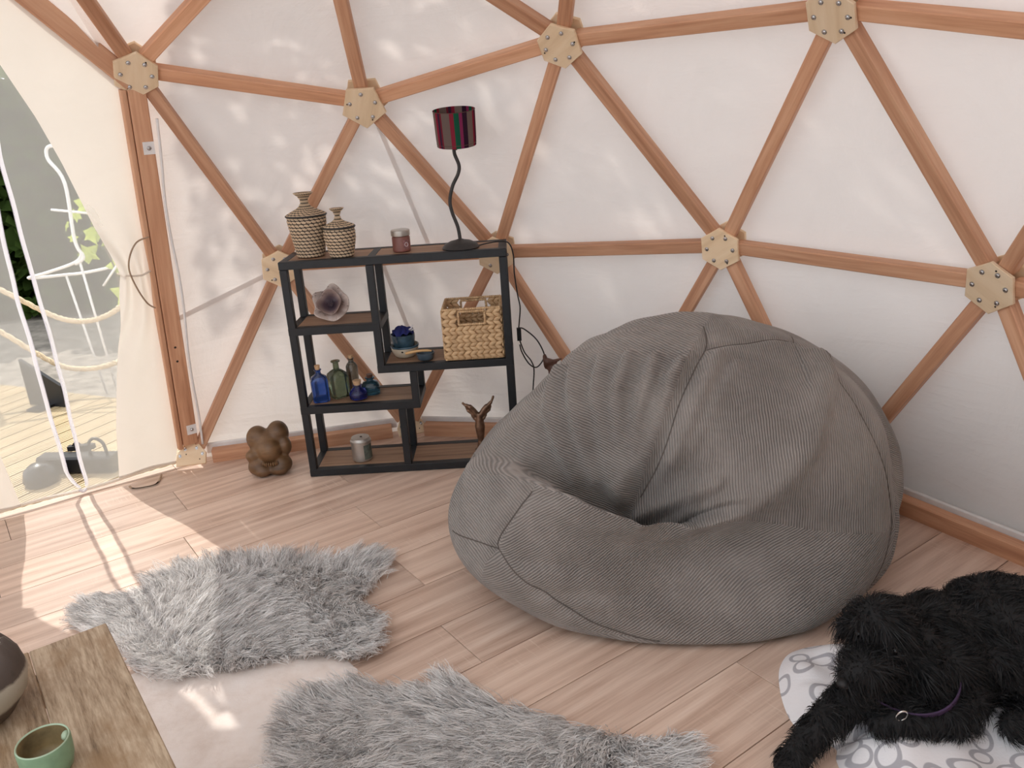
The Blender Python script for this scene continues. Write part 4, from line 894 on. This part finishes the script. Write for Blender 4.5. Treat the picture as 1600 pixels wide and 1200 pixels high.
BEAN_K = [[-0.989, -0.138, 0.056, -0.021], [-0.987, 0.024, 0.161, -0.053], [-0.967, 0.089, 0.24, -0.084], [-0.897, 0.264, 0.354, -0.1], [-0.799, 0.329, 0.503, -0.092], [-0.657, 0.453, 0.603, -0.071], [-0.486, 0.538, 0.689, -0.05], [-0.304, 0.555, 0.774, -0.031], [-0.107, 0.532, 0.84, -0.013], [0.184, 0.524, 0.831, 0.003], [0.382, 0.489, 0.784, -0.005], [0.541, 0.396, 0.742, -0.013], [0.683, 0.315, 0.659, -0.017], [0.795, 0.189, 0.576, -0.019], [0.865, 0.001, 0.502, -0.026], [0.919, -0.114, 0.378, -0.035], [0.938, -0.237, 0.254, -0.042], [0.924, -0.36, 0.13, -0.081], [0.855, -0.516, -0.061, -0.079], [0.772, -0.608, -0.185, 0.059], [0.613, -0.759, -0.221, 0.047], [0.477, -0.835, -0.276, 0.065], [0.357, -0.87, -0.339, 0.07], [0.21, -0.92, -0.332, 0.114], [0.096, -0.929, -0.357, 0.158], [-0.011, -0.939, -0.345, -0.009], [-0.166, -0.926, -0.338, 0.14], [-0.361, -0.87, -0.337, 0.004], [-0.473, -0.813, -0.339, 0.061], [-0.567, -0.771, -0.289, -0.018], [-0.697, -0.652, -0.297, 0.02], [-0.794, -0.559, -0.238, 0.019], [-0.884, -0.441, -0.155, 0.031], [-0.959, -0.277, -0.064, 0.037], [-0.936, -0.347, 0.054, -0.008], [-0.917, -0.338, 0.214, -0.016], [-0.899, -0.259, 0.354, -0.03], [-0.862, -0.165, 0.479, -0.045], [-0.78, -0.091, 0.619, -0.044], [-0.677, -0.038, 0.735, -0.029], [-0.529, 0.129, 0.839, -0.028], [-0.365, 0.196, 0.91, -0.009], [0.553, 0.485, 0.678, -0.006], [0.69, 0.425, 0.586, -0.007], [0.806, 0.325, 0.494, 0.013], [0.895, 0.195, 0.402, -0.006], [0.956, 0.117, 0.269, -0.008], [0.99, 0.029, 0.136, 0.016], [0.803, -0.556, 0.215, 0.026], [0.763, -0.641, 0.082, -0.004], [0.716, -0.697, -0.036, -0.059], [0.078, -0.992, -0.098, -0.123], [-0.137, -0.986, -0.097, -0.146], [-0.913, -0.402, -0.062, -0.009], [-0.958, 0.281, -0.064, 0.004], [-0.894, 0.443, 0.065, -0.021], [-0.81, 0.557, 0.185, -0.069], [-0.709, 0.629, 0.319, -0.057], [-0.58, 0.686, 0.439, -0.033], [-0.411, 0.752, 0.516, -0.016], [-0.254, 0.708, 0.659, -0.007], [-0.262, -0.867, -0.425, 0.11], [0.799, -0.483, 0.357, 0.004], [0.221, -0.97, -0.105, -0.143], [-0.286, -0.953, -0.103, -0.091], [-0.984, 0.175, -0.015, 0.031], [-0.176, 0.668, 0.723, -0.004], [0.993, -0.115, -0.002, 0.038], [0.903, -0.408, -0.134, 0.036], [-0.599, -0.711, -0.37, 0.062], [0.406, -0.907, -0.111, -0.071], [-0.019, -0.992, -0.123, -0.021], [-0.517, -0.849, -0.113, -0.035], [-0.376, -0.918, -0.129, -0.006], [0.968, -0.241, -0.066, -0.005]]
BEAN_LIP = [[-0.925, -0.334, 0.182, 0.02, 0.5, 0.12], [-0.737, -0.622, 0.265, 0.12, 0.7, 0.11], [-0.617, -0.739, 0.27, 0.24, 0.9, 0.1], [-0.507, -0.826, 0.248, 0.34, 1.05, 0.1], [-0.406, -0.89, 0.207, 0.4, 1.2, 0.1], [-0.319, -0.932, 0.169, 0.41, 1.3, 0.11], [-0.19, -0.975, 0.118, 0.36, 1.3, 0.14], [-0.031, -0.996, 0.085, 0.28, 1.25, 0.18], [0.119, -0.984, 0.13, 0.2, 1.1, 0.24], [0.219, -0.949, 0.226, 0.14, 0.9, 0.28], [0.281, -0.907, 0.314, 0.09, 0.7, 0.28], [0.353, -0.83, 0.431, 0.05, 0.5, 0.25], [0.431, -0.73, 0.531, 0.02, 0.4, 0.25]]
LIP_SIGN = 1
BEAN_SEAMS = {'back': [[0.216, -0.078, 0.973], [0.155, -0.394, 0.906], [0.037, -0.599, 0.8], [-0.061, -0.737, 0.673], [-0.139, -0.851, 0.506], [-0.199, -0.889, 0.413], [-0.259, -0.909, 0.326]], 'top': [[0.153, -0.431, 0.889], [0.356, -0.357, 0.864], [0.644, -0.185, 0.743]], 'right': [[0.731, 0.177, 0.659], [0.651, -0.195, 0.733], [0.653, -0.471, 0.593], [0.675, -0.605, 0.422], [0.722, -0.649, 0.242], [0.774, -0.634, 0.01], [0.687, -0.716, -0.121], [0.614, -0.747, -0.253]], 'lower': [[-0.918, -0.391, -0.07], [-0.823, -0.567, -0.019], [-0.753, -0.657, -0.02], [-0.637, -0.76, -0.13], [-0.519, -0.823, -0.231], [-0.37, -0.875, -0.311], [-0.202, -0.91, -0.362]], 'left': [[-0.637, -0.733, 0.24], [-0.672, -0.717, 0.183], [-0.71, -0.695, 0.112], [-0.739, -0.672, 0.044], [-0.753, -0.657, -0.02]]}
BEAN_FOLDS = [([[-0.667, -0.175, 0.724], [-0.625, -0.518, 0.584], [-0.545, -0.684, 0.485], [-0.477, -0.776, 0.414]], 0.0326, 0.0411), ([[-0.562, -0.185, 0.806], [-0.522, -0.554, 0.648], [-0.45, -0.73, 0.515], [-0.401, -0.813, 0.423]], 0.0381, 0.0411), ([[-0.414, -0.318, 0.853], [-0.431, -0.578, 0.693], [-0.367, -0.763, 0.532], [-0.34, -0.847, 0.409]], 0.0326, 0.0357), ([[-0.282, -0.428, 0.859], [-0.34, -0.621, 0.706], [-0.306, -0.787, 0.536], [-0.309, -0.866, 0.394]], 0.0381, 0.0385), ([[-0.148, -0.481, 0.864], [-0.236, -0.708, 0.665], [-0.254, -0.828, 0.499], [-0.292, -0.88, 0.374]], 0.0381, 0.0385), ([[-0.039, -0.566, 0.824], [-0.155, -0.759, 0.633], [-0.218, -0.852, 0.476]], 0.0326, 0.0357), ([[0.026, -0.503, 0.864], [-0.086, -0.653, 0.752]], 0.0272, 0.0411), ([[0.175, -0.515, 0.839], [0.065, -0.677, 0.733], [-0.037, -0.803, 0.595], [-0.106, -0.871, 0.48]], 0.0381, 0.0411), ([[0.251, -0.566, 0.786], [0.057, -0.797, 0.601], [-0.03, -0.863, 0.503]], 0.0136, 0.0285), ([[-0.225, -0.923, 0.311], [-0.074, -0.937, 0.342], [0.042, -0.936, 0.351]], 0.0435, 0.0411), ([[-0.263, -0.95, 0.166], [-0.021, -0.959, 0.283], [0.132, -0.954, 0.269]], 0.0381, 0.0411), ([[0.652, -0.365, 0.665], [0.466, -0.717, 0.519], [0.357, -0.851, 0.385], [0.247, -0.93, 0.271], [0.136, -0.976, 0.169], [-0.065, -0.993, 0.094]], 0.0435, 0.0617), ([[-0.894, -0.395, 0.21], [-0.711, -0.65, 0.269], [-0.583, -0.769, 0.263], [-0.44, -0.873, 0.212], [-0.291, -0.946, 0.145]], 0.0272, 0.0549), ([[-0.724, -0.649, 0.232], [-0.555, -0.797, 0.237], [-0.384, -0.909, 0.161], [-0.001, -0.999, 0.037]], -0.0136, 0.0427), ([[-0.752, -0.658, -0.03], [-0.643, -0.766, -0.029], [-0.517, -0.854, -0.056]], -0.0102, 0.0285), ([[-0.619, -0.77, -0.157], [-0.45, -0.876, -0.173], [-0.184, -0.961, -0.206]], -0.0119, 0.0333), ([[-0.558, -0.801, -0.218], [-0.376, -0.893, -0.249], [-0.084, -0.946, -0.313]], -0.0102, 0.0285)]
# ---- bean bag surface: star-shaped about BC, a pressed-in seat, folds and seams
BC = np.array([1.12, 1.36, .30])
def bean_base(d):
    rz = np.where(d[:, 2] > 0, .52, .36)
    r = (np.abs(d[:, 0]/.83)**2.3 + np.abs(d[:, 1]/.74)**2.3 + np.abs(d[:, 2]/rz)**2.3)**(-1/2.3)
    for k in BEAN_K:
        r = r*(1 + k[3]*np.exp(-np.maximum(2-2*(d @ np.array(k[:3])), 0)/.1089))
    return r
def sst(a, b, x):
    t = np.clip((x-a)/(b-a), 0, 1); return t*t*(3-2*t)
def bean_lip(d):
    "signed distance to the lip of the seat (positive towards the backrest) and local depth, reach, softness"
    L = np.array(BEAN_LIP); p = L[:, :3]/np.linalg.norm(L[:, :3], axis=1)[:, None]
    best = np.full(len(d), 9.0); sgn = np.ones(len(d)); num = np.zeros((len(d), 3)); den = np.zeros(len(d))
    for i in range(len(p)-1):
        a, b = p[i], p[i+1]; ab = b-a; t = np.clip(((d-a) @ ab)/(ab @ ab), 0, 1); q = a+t[:, None]*ab; q /= np.linalg.norm(q, axis=1)[:, None]
        ds = np.linalg.norm(d-q, axis=1); m = ds < best; best = np.where(m, ds, best); sgn = np.where(m, np.sign(d @ np.cross(a, b)), sgn)
        w = 1/(ds*ds+.004)**2; v = L[i, 3:6]+t[:, None]*(L[i+1, 3:6]-L[i, 3:6]); num += w[:, None]*v; den += w
    v = num/den[:, None]; return best*sgn, v[:, 0], v[:, 1], v[:, 2]
SINK = np.array([-.02, .74, -.67])                         # the seat is pressed backwards and down
def bean_surf(d, extra=0.0):
    r = bean_base(d); s, dep, reach, soft = bean_lip(d); s = s*LIP_SIGN
    g = np.clip(1-np.maximum(s, 0)/reach, 0, 1)**1.15*sst(-.02, 1, s/soft)
    r = r+.030*(dep/.40)*np.exp(-((s+.06)/.07)**2)+extra
    return BC+d*r[:, None]+(dep*g)[:, None]*SINK
def arc_dist(d, pts):
    "distance (radians, small angles) from unit dirs d to a polyline of directions"
    best = np.full(len(d), 9.0); pts = [np.array(p)/np.linalg.norm(p) for p in pts]
    for a, b in zip(pts, pts[1:]):
        ab = b-a; t = np.clip(((d-a) @ ab)/(ab @ ab), 0, 1); q = a+t[:, None]*ab; q /= np.linalg.norm(q, axis=1)[:, None]
        best = np.minimum(best, np.linalg.norm(d-q, axis=1))
    return best
def bean_point(d):
    r = np.zeros(len(d))
    for k, pts in BEAN_SEAMS.items(): r = r-.007*np.exp(-(arc_dist(d, pts)/.022)**2)
    for pts, amp, w in BEAN_FOLDS: r = r+amp*np.exp(-(arc_dist(d, pts)/w)**2)
    x, y, z = d.T
    r = r+.005*np.sin(9*x+3*z+1)*np.sin(8*y-4*z)+.003*np.sin(21*x+11*y)*np.sin(17*z+5*y+2)
    P = bean_surf(d, r); zz = P[:, 2]
    P[:, 2] = np.where(zz < .05, .05*np.exp(np.clip((zz-.05)/.05, -8, 0))-.0002, zz); return P
bm = bmesh.new(); bmesh.ops.create_icosphere(bm, subdivisions=8, radius=1.0); me = bpy.data.meshes.new('bean_bag'); bm.to_mesh(me); bm.free()
co = np.empty(len(me.vertices)*3, np.float32); me.vertices.foreach_get('co', co); dirs = co.reshape(-1, 3).astype(float); dirs /= np.linalg.norm(dirs, axis=1)[:, None]
P = bean_point(dirs); BO = np.array([1.12, 1.36, 0.0]); me.vertices.foreach_set('co', (P-BO).astype(np.float32).ravel())
# rib direction by sewn panel
fd = np.empty(len(me.polygons)*3, np.int32); me.loops.foreach_get('vertex_index', fd); tri = fd.reshape(-1, 3); c = dirs[tri].mean(1); c /= np.linalg.norm(c, axis=1)[:, None]
def side(seam, ref):
    a, b = np.array(BEAN_SEAMS[seam][0]), np.array(BEAN_SEAMS[seam][-1]); n = np.cross(a, b); return (c @ n)*np.sign(np.array(ref) @ n) > 0
sl = bean_lip(c)[0]*LIP_SIGN; inside = (sl > .0) & (sl < 1.2) & (c[:, 1] < .3)
left_of_back = side('back', (-1, -.3, .4)); rightcap = side('right', (1, .6, .1)) & (c @ np.array([.75, -.2, .2]) > .3)
low = side('lower', (-.3, -.5, -1)) & (c[:, 0] < .35) & (c[:, 2] < .1); lend = side('left', (-1, -.2, 0)) & (c[:, 0] < -.4) & ~inside
plane_r = np.cross(np.array(BEAN_LIP[8][:3]), np.array([.9, -.35, -.12])); up_r = (c @ plane_r)*np.sign(np.array([.4, -.4, .8]) @ plane_r) > 0
panel = np.full(len(c), 3); panel[(inside | (up_r & (c[:, 0] > -.2)) | (c[:, 2] > .5)) & ~left_of_back] = 2; panel[(inside | (c[:, 2] > .45)) & left_of_back] = 1
panel[low] = 4; panel[lend & ~inside & ~low] = 6; panel[rightcap] = 5
AX = {1: (.45, .15, .86), 2: (1, -.12, .02), 3: (-.57, .1, .82), 4: (.42, 0, .9), 5: (.1, .5, .86), 6: (.8, .3, .5)}
ax = np.zeros((7, 3)); 
for k, v in AX.items(): ax[k] = np.array(v)/np.linalg.norm(v)
u = (P[tri]*ax[panel][:, None, :]).sum(2)/.0075
uvl = me.uv_layers.new(name='UVMap'); uvd = np.zeros((len(tri)*3, 2), np.float32); uvd[:, 0] = u.ravel(); uvd[:, 1] = np.repeat(panel, 3)*.1; uvl.data.foreach_set('uv', uvd.ravel())
bag = link('bean_bag', me, 'corduroy', smooth=True, loc=tuple(BO)); tag(bag, 'huge grey-brown corduroy bean bag with a pressed-in seat', 'bean bag')
for k, pts in BEAN_SEAMS.items():
    q = catrom(pts, 10); q = q[:-6] if k == 'back' else q; dd = np.array([list(p.normalized()) for p in q]); pp = bean_point(dd)-BO
    MB().tube([tuple(v-d_*.0005) for v, d_ in zip(pp, dd)], .0026, 6).build('seam', 'seam_thread', bag, True)

# ------------------------------------------------------------------ sheepskin rugs and the pale hide
def rug(name, label, poly, n_clump, per, L, seed, z0, comb, group):
    cpoly = [(p.x, p.y) for p in catrom([(x, y, 0) for x, y in poly], 4, True)]
    cx = sum(p[0] for p in cpoly)/len(cpoly); cy = sum(p[1] for p in cpoly)/len(cpoly)
    root = tag(empty(name, (cx, cy, 0)), label, 'rug', group)
    inner = [((x-cx)*.955, (y-cy)*.955) for x, y in cpoly]
    MB().prism(inner[::1] if sum(inner[i][0]*inner[(i+1) % len(inner)][1]-inner[(i+1) % len(inner)][0]*inner[i][1] for i in range(len(inner))) > 0 else inner[::-1], z0, z0+.008).build('hide_backing', 'rug_base', root)
    rg = np.random.default_rng(seed); lo = np.min(cpoly, 0); hi = np.max(cpoly, 0)
    C = rg.uniform(lo, hi, (n_clump*4, 2)); C = C[in_poly(C, [(cx+(x-cx)*.96, cy+(y-cy)*.96) for x, y in cpoly])][:n_clump]
    n = len(C)*per; ci = np.repeat(np.arange(len(C)), per); XY = C[ci]+rg.normal(0, .0145, (n, 2))
    # combing direction: a slow swirl over the skin, flaring outwards at the rim
    def field(q):
        a = comb+.9*np.sin(q[:, 0]*5.1+seed)+.8*np.sin(q[:, 1]*6.3+q[:, 0]*3+seed*2)
        v = np.stack([np.cos(a), np.sin(a)], 1); o = q-np.array([cx, cy]); r = np.linalg.norm(o/((hi-lo)/2), axis=1); w = np.clip((r-.55)/.4, 0, 1)[:, None]
        o = o/(np.linalg.norm(o, axis=1)[:, None]+1e-6); v = v*(1-w)+o*w; return v
    f = field(XY)+rg.normal(0, .18, (n, 2)); fc = field(C)
    cl = L*rg.uniform(.75, 1.3, len(C)); ln = cl[ci]*rg.uniform(.8, 1.12, n)
    lean = np.concatenate([f*.80, rg.uniform(-.05, .22, (n, 1))], 1)
    up = np.tile([0, 0, 1.0], (n, 1)); roots = np.concatenate([XY-np.array([cx, cy]), np.full((n, 1), z0+.006)], 1)
    jt = rg.normal(0, .25, (len(C), 2)); tip = np.concatenate([C-np.array([cx, cy])+(fc+jt)*cl[:, None]*.82, (z0+.006+cl*rg.uniform(.28, .62, len(C)))[:, None]], 1)
    tint = np.clip(.5+rg.normal(0, .17, len(C))[ci]+rg.normal(0, .22, n), 0, 1)
    o = strands('fur', roots, up, lean, ln, .0015, tint, 'fur_grey', root, 4, tip[ci], .86, .0, seed)
    o['kind'] = 'stuff'
    co = np.empty(len(o.data.vertices)*3, np.float32); o.data.vertices.foreach_get('co', co); co = co.reshape(-1, 3); co[:, 2] = np.maximum(co[:, 2], z0+.0005); o.data.vertices.foreach_set('co', co.ravel())
    return root
R1 = [(-.95, .94), (-.94, 1.07), (-.78, 1.10), (-.755, 1.225), (-.61, 1.295), (-.35, 1.30), (-.14, 1.265), (.0, 1.29), (.06, 1.225), (.05, 1.10), (.02, 1.0), (.075, .92), (.105, .80), (.105, .71), (.045, .68), (-.06, .71), (-.245, .672), (-.372, .648), (-.536, .63), (-.62, .69), (-.72, .78)]
R2 = [(-.085, .435), (-.05, .50), (.085, .52), (.235, .492), (.335, .54), (.41, .49), (.50, .42), (.605, .375), (.735, .318), (.86, .262), (.935, .255), (.975, .225), (.965, .165), (.88, .06), (.667, .005), (.379, .02), (.11, .055), (-.06, .177), (-.09, .33)]
rug('sheepskin_rug', 'long-haired grey sheepskin rug by the corner of the table', R1, 2500, 19, .068, 5, .004, -.4, 'grey sheepskin rugs')
rug('sheepskin_rug', 'long-haired grey sheepskin rug in front of the bean bag', R2, 2300, 19, .072, 9, .010, -2.5, 'grey sheepskin rugs')
HP = [(-.66, .55), (-.62, .70), (-.45, .74), (-.28, .72), (-.112, .745), (.03, .675), (.085, .60), (.175, .53), (.20, .38), (.13, .20), (-.1, .05), (-.35, .02), (-.6, .2), (-.72, .4)]
hp = [(p.x, p.y) for p in catrom([(x, y, 0) for x, y in HP], 5, True)]; hx, hy = -.25, .4
m = MB()
def hidef(a, b):
    k = int(round(a*len(hp))) % len(hp); x, y = hp[k]; t = b; e = 1+.012*math.sin(k*1.9)+.01*math.sin(k*.83)
    return (hx+(x-hx)*t*e, hy+(y-hy)*t*e, (.0065+.0022*math.sin(x*t*19)*math.cos(y*t*23)+.0025*math.sin((x*7+y*11)*t+2))*(1-t**10)+.0012)
m.grid(hidef, len(hp), 18); tag(m.build('animal_hide', 'suede', smooth=True, weld=True), 'pale pinkish suede hide lying under the two sheepskins', 'rug')

# ------------------------------------------------------------------ blanket and dog
BL = [(1.262, .461), (1.295, .56), (1.36, .622), (1.5, .638), (1.72, .57), (2.0, .52), (2.14, .40), (2.16, .05), (1.95, -.04), (1.6, -.03), (1.40, .02), (1.325, .11), (1.318, .19), (1.33, .235), (1.275, .275), (1.252, .35)]
bl = [(p.x, p.y) for p in catrom([(x, y, 0) for x, y in BL], 6, True)]; bx, by = 1.66, .30
def blanf(a, b):
    k = int(round(a*len(bl))) % len(bl); x, y = bl[k]; t = min(b, 1.0); X, Y = bx+(x-bx)*t, by+(y-by)*t
    z = .052*(1-t**7)+(.012*math.sin(X*17+Y*9)+.009*math.sin(Y*31-X*12+1)+.006*math.sin(X*43+2))*(1-t**4)+.010*math.exp(-((t-.80)/.09)**2)*math.sin(k*.55)
    return (X-bx, Y-by, max(.001, z))
tag(MB().grid(blanf, len(bl), 30).build('fleece_blanket', 'fleece', smooth=True, weld=True, loc=(bx, by, 0)), 'white fleece blanket with grey squiggle print under the dog', 'blanket')

DO = Vector((1.64, .37, .05)); dog = tag(empty('dog', tuple(DO)), 'shaggy black dog lying on the white blanket with one front leg stretched out', 'dog')
d = MB(); W_ = lambda *p: Vector(p)-DO
for c_, r_ in (((1.63, .365, .185), (.145, .145, .135)), ((1.80, .38, .195), (.18, .165, .155)), ((2.02, .40, .185), (.165, .165, .14)), ((1.462, .318, .290), (.070, .074, .072)), ((1.440, .312, .335), (.048, .050, .036)), ((1.384, .252, .188), (.043, .043, .043)), ((1.43, .27, .215), (.055, .05, .05))):
    d.ball(W_(*c_), r_, 18, 12)
capsule(d, W_(1.62, .345, .19), W_(1.50, .315, .245), .095, .070)
capsule(d, W_(1.445, .293, .25), W_(1.372, .250, .212), .056, .044)
capsule(d, W_(1.545, .275, .285), W_(1.555, .245, .205), .026, .034); capsule(d, W_(1.425, .375, .30), W_(1.405, .385, .245), .024, .032)
capsule(d, W_(1.54, .30, .14), W_(1.42, .305, .115), .065, .052); capsule(d, W_(1.42, .305, .115), W_(1.295, .228, .095), .050, .042); capsule(d, W_(1.295, .228, .095), W_(1.205, .162, .050), .040, .036); d.ball(W_(1.190, .148, .040), (.045, .042, .030), 14, 10)
capsule(d, W_(1.66, .27, .12), W_(1.60, .215, .095), .062, .050); capsule(d, W_(1.60, .215, .095), W_(1.46, .215, .092), .044, .038); d.ball(W_(1.435, .215, .088), (.042, .036, .030), 14, 10)
capsule(d, W_(1.98, .30, .15), W_(1.82, .20, .10), .085, .050); capsule(d, W_(1.82, .20, .10), W_(1.735, .188, .085), .036, .034); capsule(d, W_(2.12, .42, .17), W_(2.19, .52, .09), .035, .02)
dme = remesh(d, .011, 5); link('body', dme, 'dog_skin', dog, True)
dme.calc_loop_triangles(); vc = np.empty(len(dme.vertices)*3, np.float32); dme.vertices.foreach_get('co', vc); vc = vc.reshape(-1, 3).astype(float)
ti = np.array([t.vertices[:] for t in dme.loop_triangles]); A3, B3, C3 = vc[ti[:, 0]], vc[ti[:, 1]], vc[ti[:, 2]]; nr = np.cross(B3-A3, C3-A3); ar = np.linalg.norm(nr, axis=1); nr /= ar[:, None]+1e-12
rg = np.random.default_rng(77); nS = 36000; pick = rg.choice(len(ti), nS, p=ar/ar.sum()); uu, vv = rg.random(nS), rg.random(nS); fl2 = uu+vv > 1; uu[fl2], vv[fl2] = 1-uu[fl2], 1-vv[fl2]
rt_ = A3[pick]+(B3-A3)[pick]*uu[:, None]+(C3-A3)[pick]*vv[:, None]; nn = nr[pick]
wp = rt_+np.array(DO); ok = wp[:, 2] > .05; rt_, nn, wp = rt_[ok], nn[ok], wp[ok]
head = np.exp(-(np.linalg.norm(wp-np.array([1.43, .29, .26]), axis=1)/.11)**2); legs = (wp[:, 2] < .13) & (wp[:, 0] < 1.62)
flow = np.array([.5, .0, -.45])[None, :]+rg.normal(0, .25, wp.shape); flow[:, :2] += (wp[:, :2]-np.array([1.46, .30]))*4.0*head[:, None]; flow[legs] += np.array([-.5, -.3, -.3])
jag = np.stack([np.sin(wp[:, 0]*61+wp[:, 2]*37), np.sin(wp[:, 1]*57+wp[:, 0]*23), np.sin(wp[:, 2]*49+wp[:, 1]*31)], 1)*.6; flow = flow+jag
flow = flow-nn*np.maximum(0, -(flow*nn).sum(1))[:, None]*-1.0; flow = flow-nn*(flow*nn).sum(1)[:, None]*.8
ln = (.040+.022*head)*rg.uniform(.7, 1.35, len(wp)); ln[legs] *= .75
o = strands('fur', rt_, nn*.55, flow*.75, ln, .0010, rg.random(len(wp)), 'fur_black', dog, 3, None, 0, .12, 4); o['kind'] = 'stuff'
MB().ball(W_(1.335, .226, .204), (.017, .015, .013), 14, 10).build('nose', 'dog_nose', dog, True)
for p in ((1.397, .305, .285), (1.462, .247, .275)): MB().ball(W_(*p), .011, 12, 8).build('eye', 'dog_eye', dog, True)
# collar with a silver ring
cc_ = W_(1.524, .294, .178); ax_ = Vector((-.30, -.42, .80)).normalized(); e1 = ax_.cross(Vector((0, 0, 1))).normalized(); e2 = ax_.cross(e1)
m = MB(); n = 48; Pn = []
for k in range(n):
    a = 2*math.pi*k/n; rr = .114+.004*math.sin(3*a); q = cc_+(e1*math.cos(a)+e2*math.sin(a))*rr
    for o_, t_ in ((-.014, 0), (.014, 0), (.014, .004), (-.014, .004)): Pn.append(q+ax_*o_+(e1*math.cos(a)+e2*math.sin(a))*t_)
m.add(Pn, [(4*k+i, 4*k+(i+1) % 4, 4*((k+1) % n)+(i+1) % 4, 4*((k+1) % n)+i) for k in range(n) for i in range(4)])
col_ = m.build('collar', 'collar_fabric', dog); col_['label'] = 'dark purple fabric collar'
rc = W_(1.462, .186, .134); m = MB().tube([rc+Vector((.013*math.cos(a*.3142), -.006*math.sin(a*.3142), .019*math.sin(a*.3142))) for a in range(20)], .0026, 8, True); o = m.build('collar_ring', 'silver', col_, True); o['label'] = 'silver metal ring'
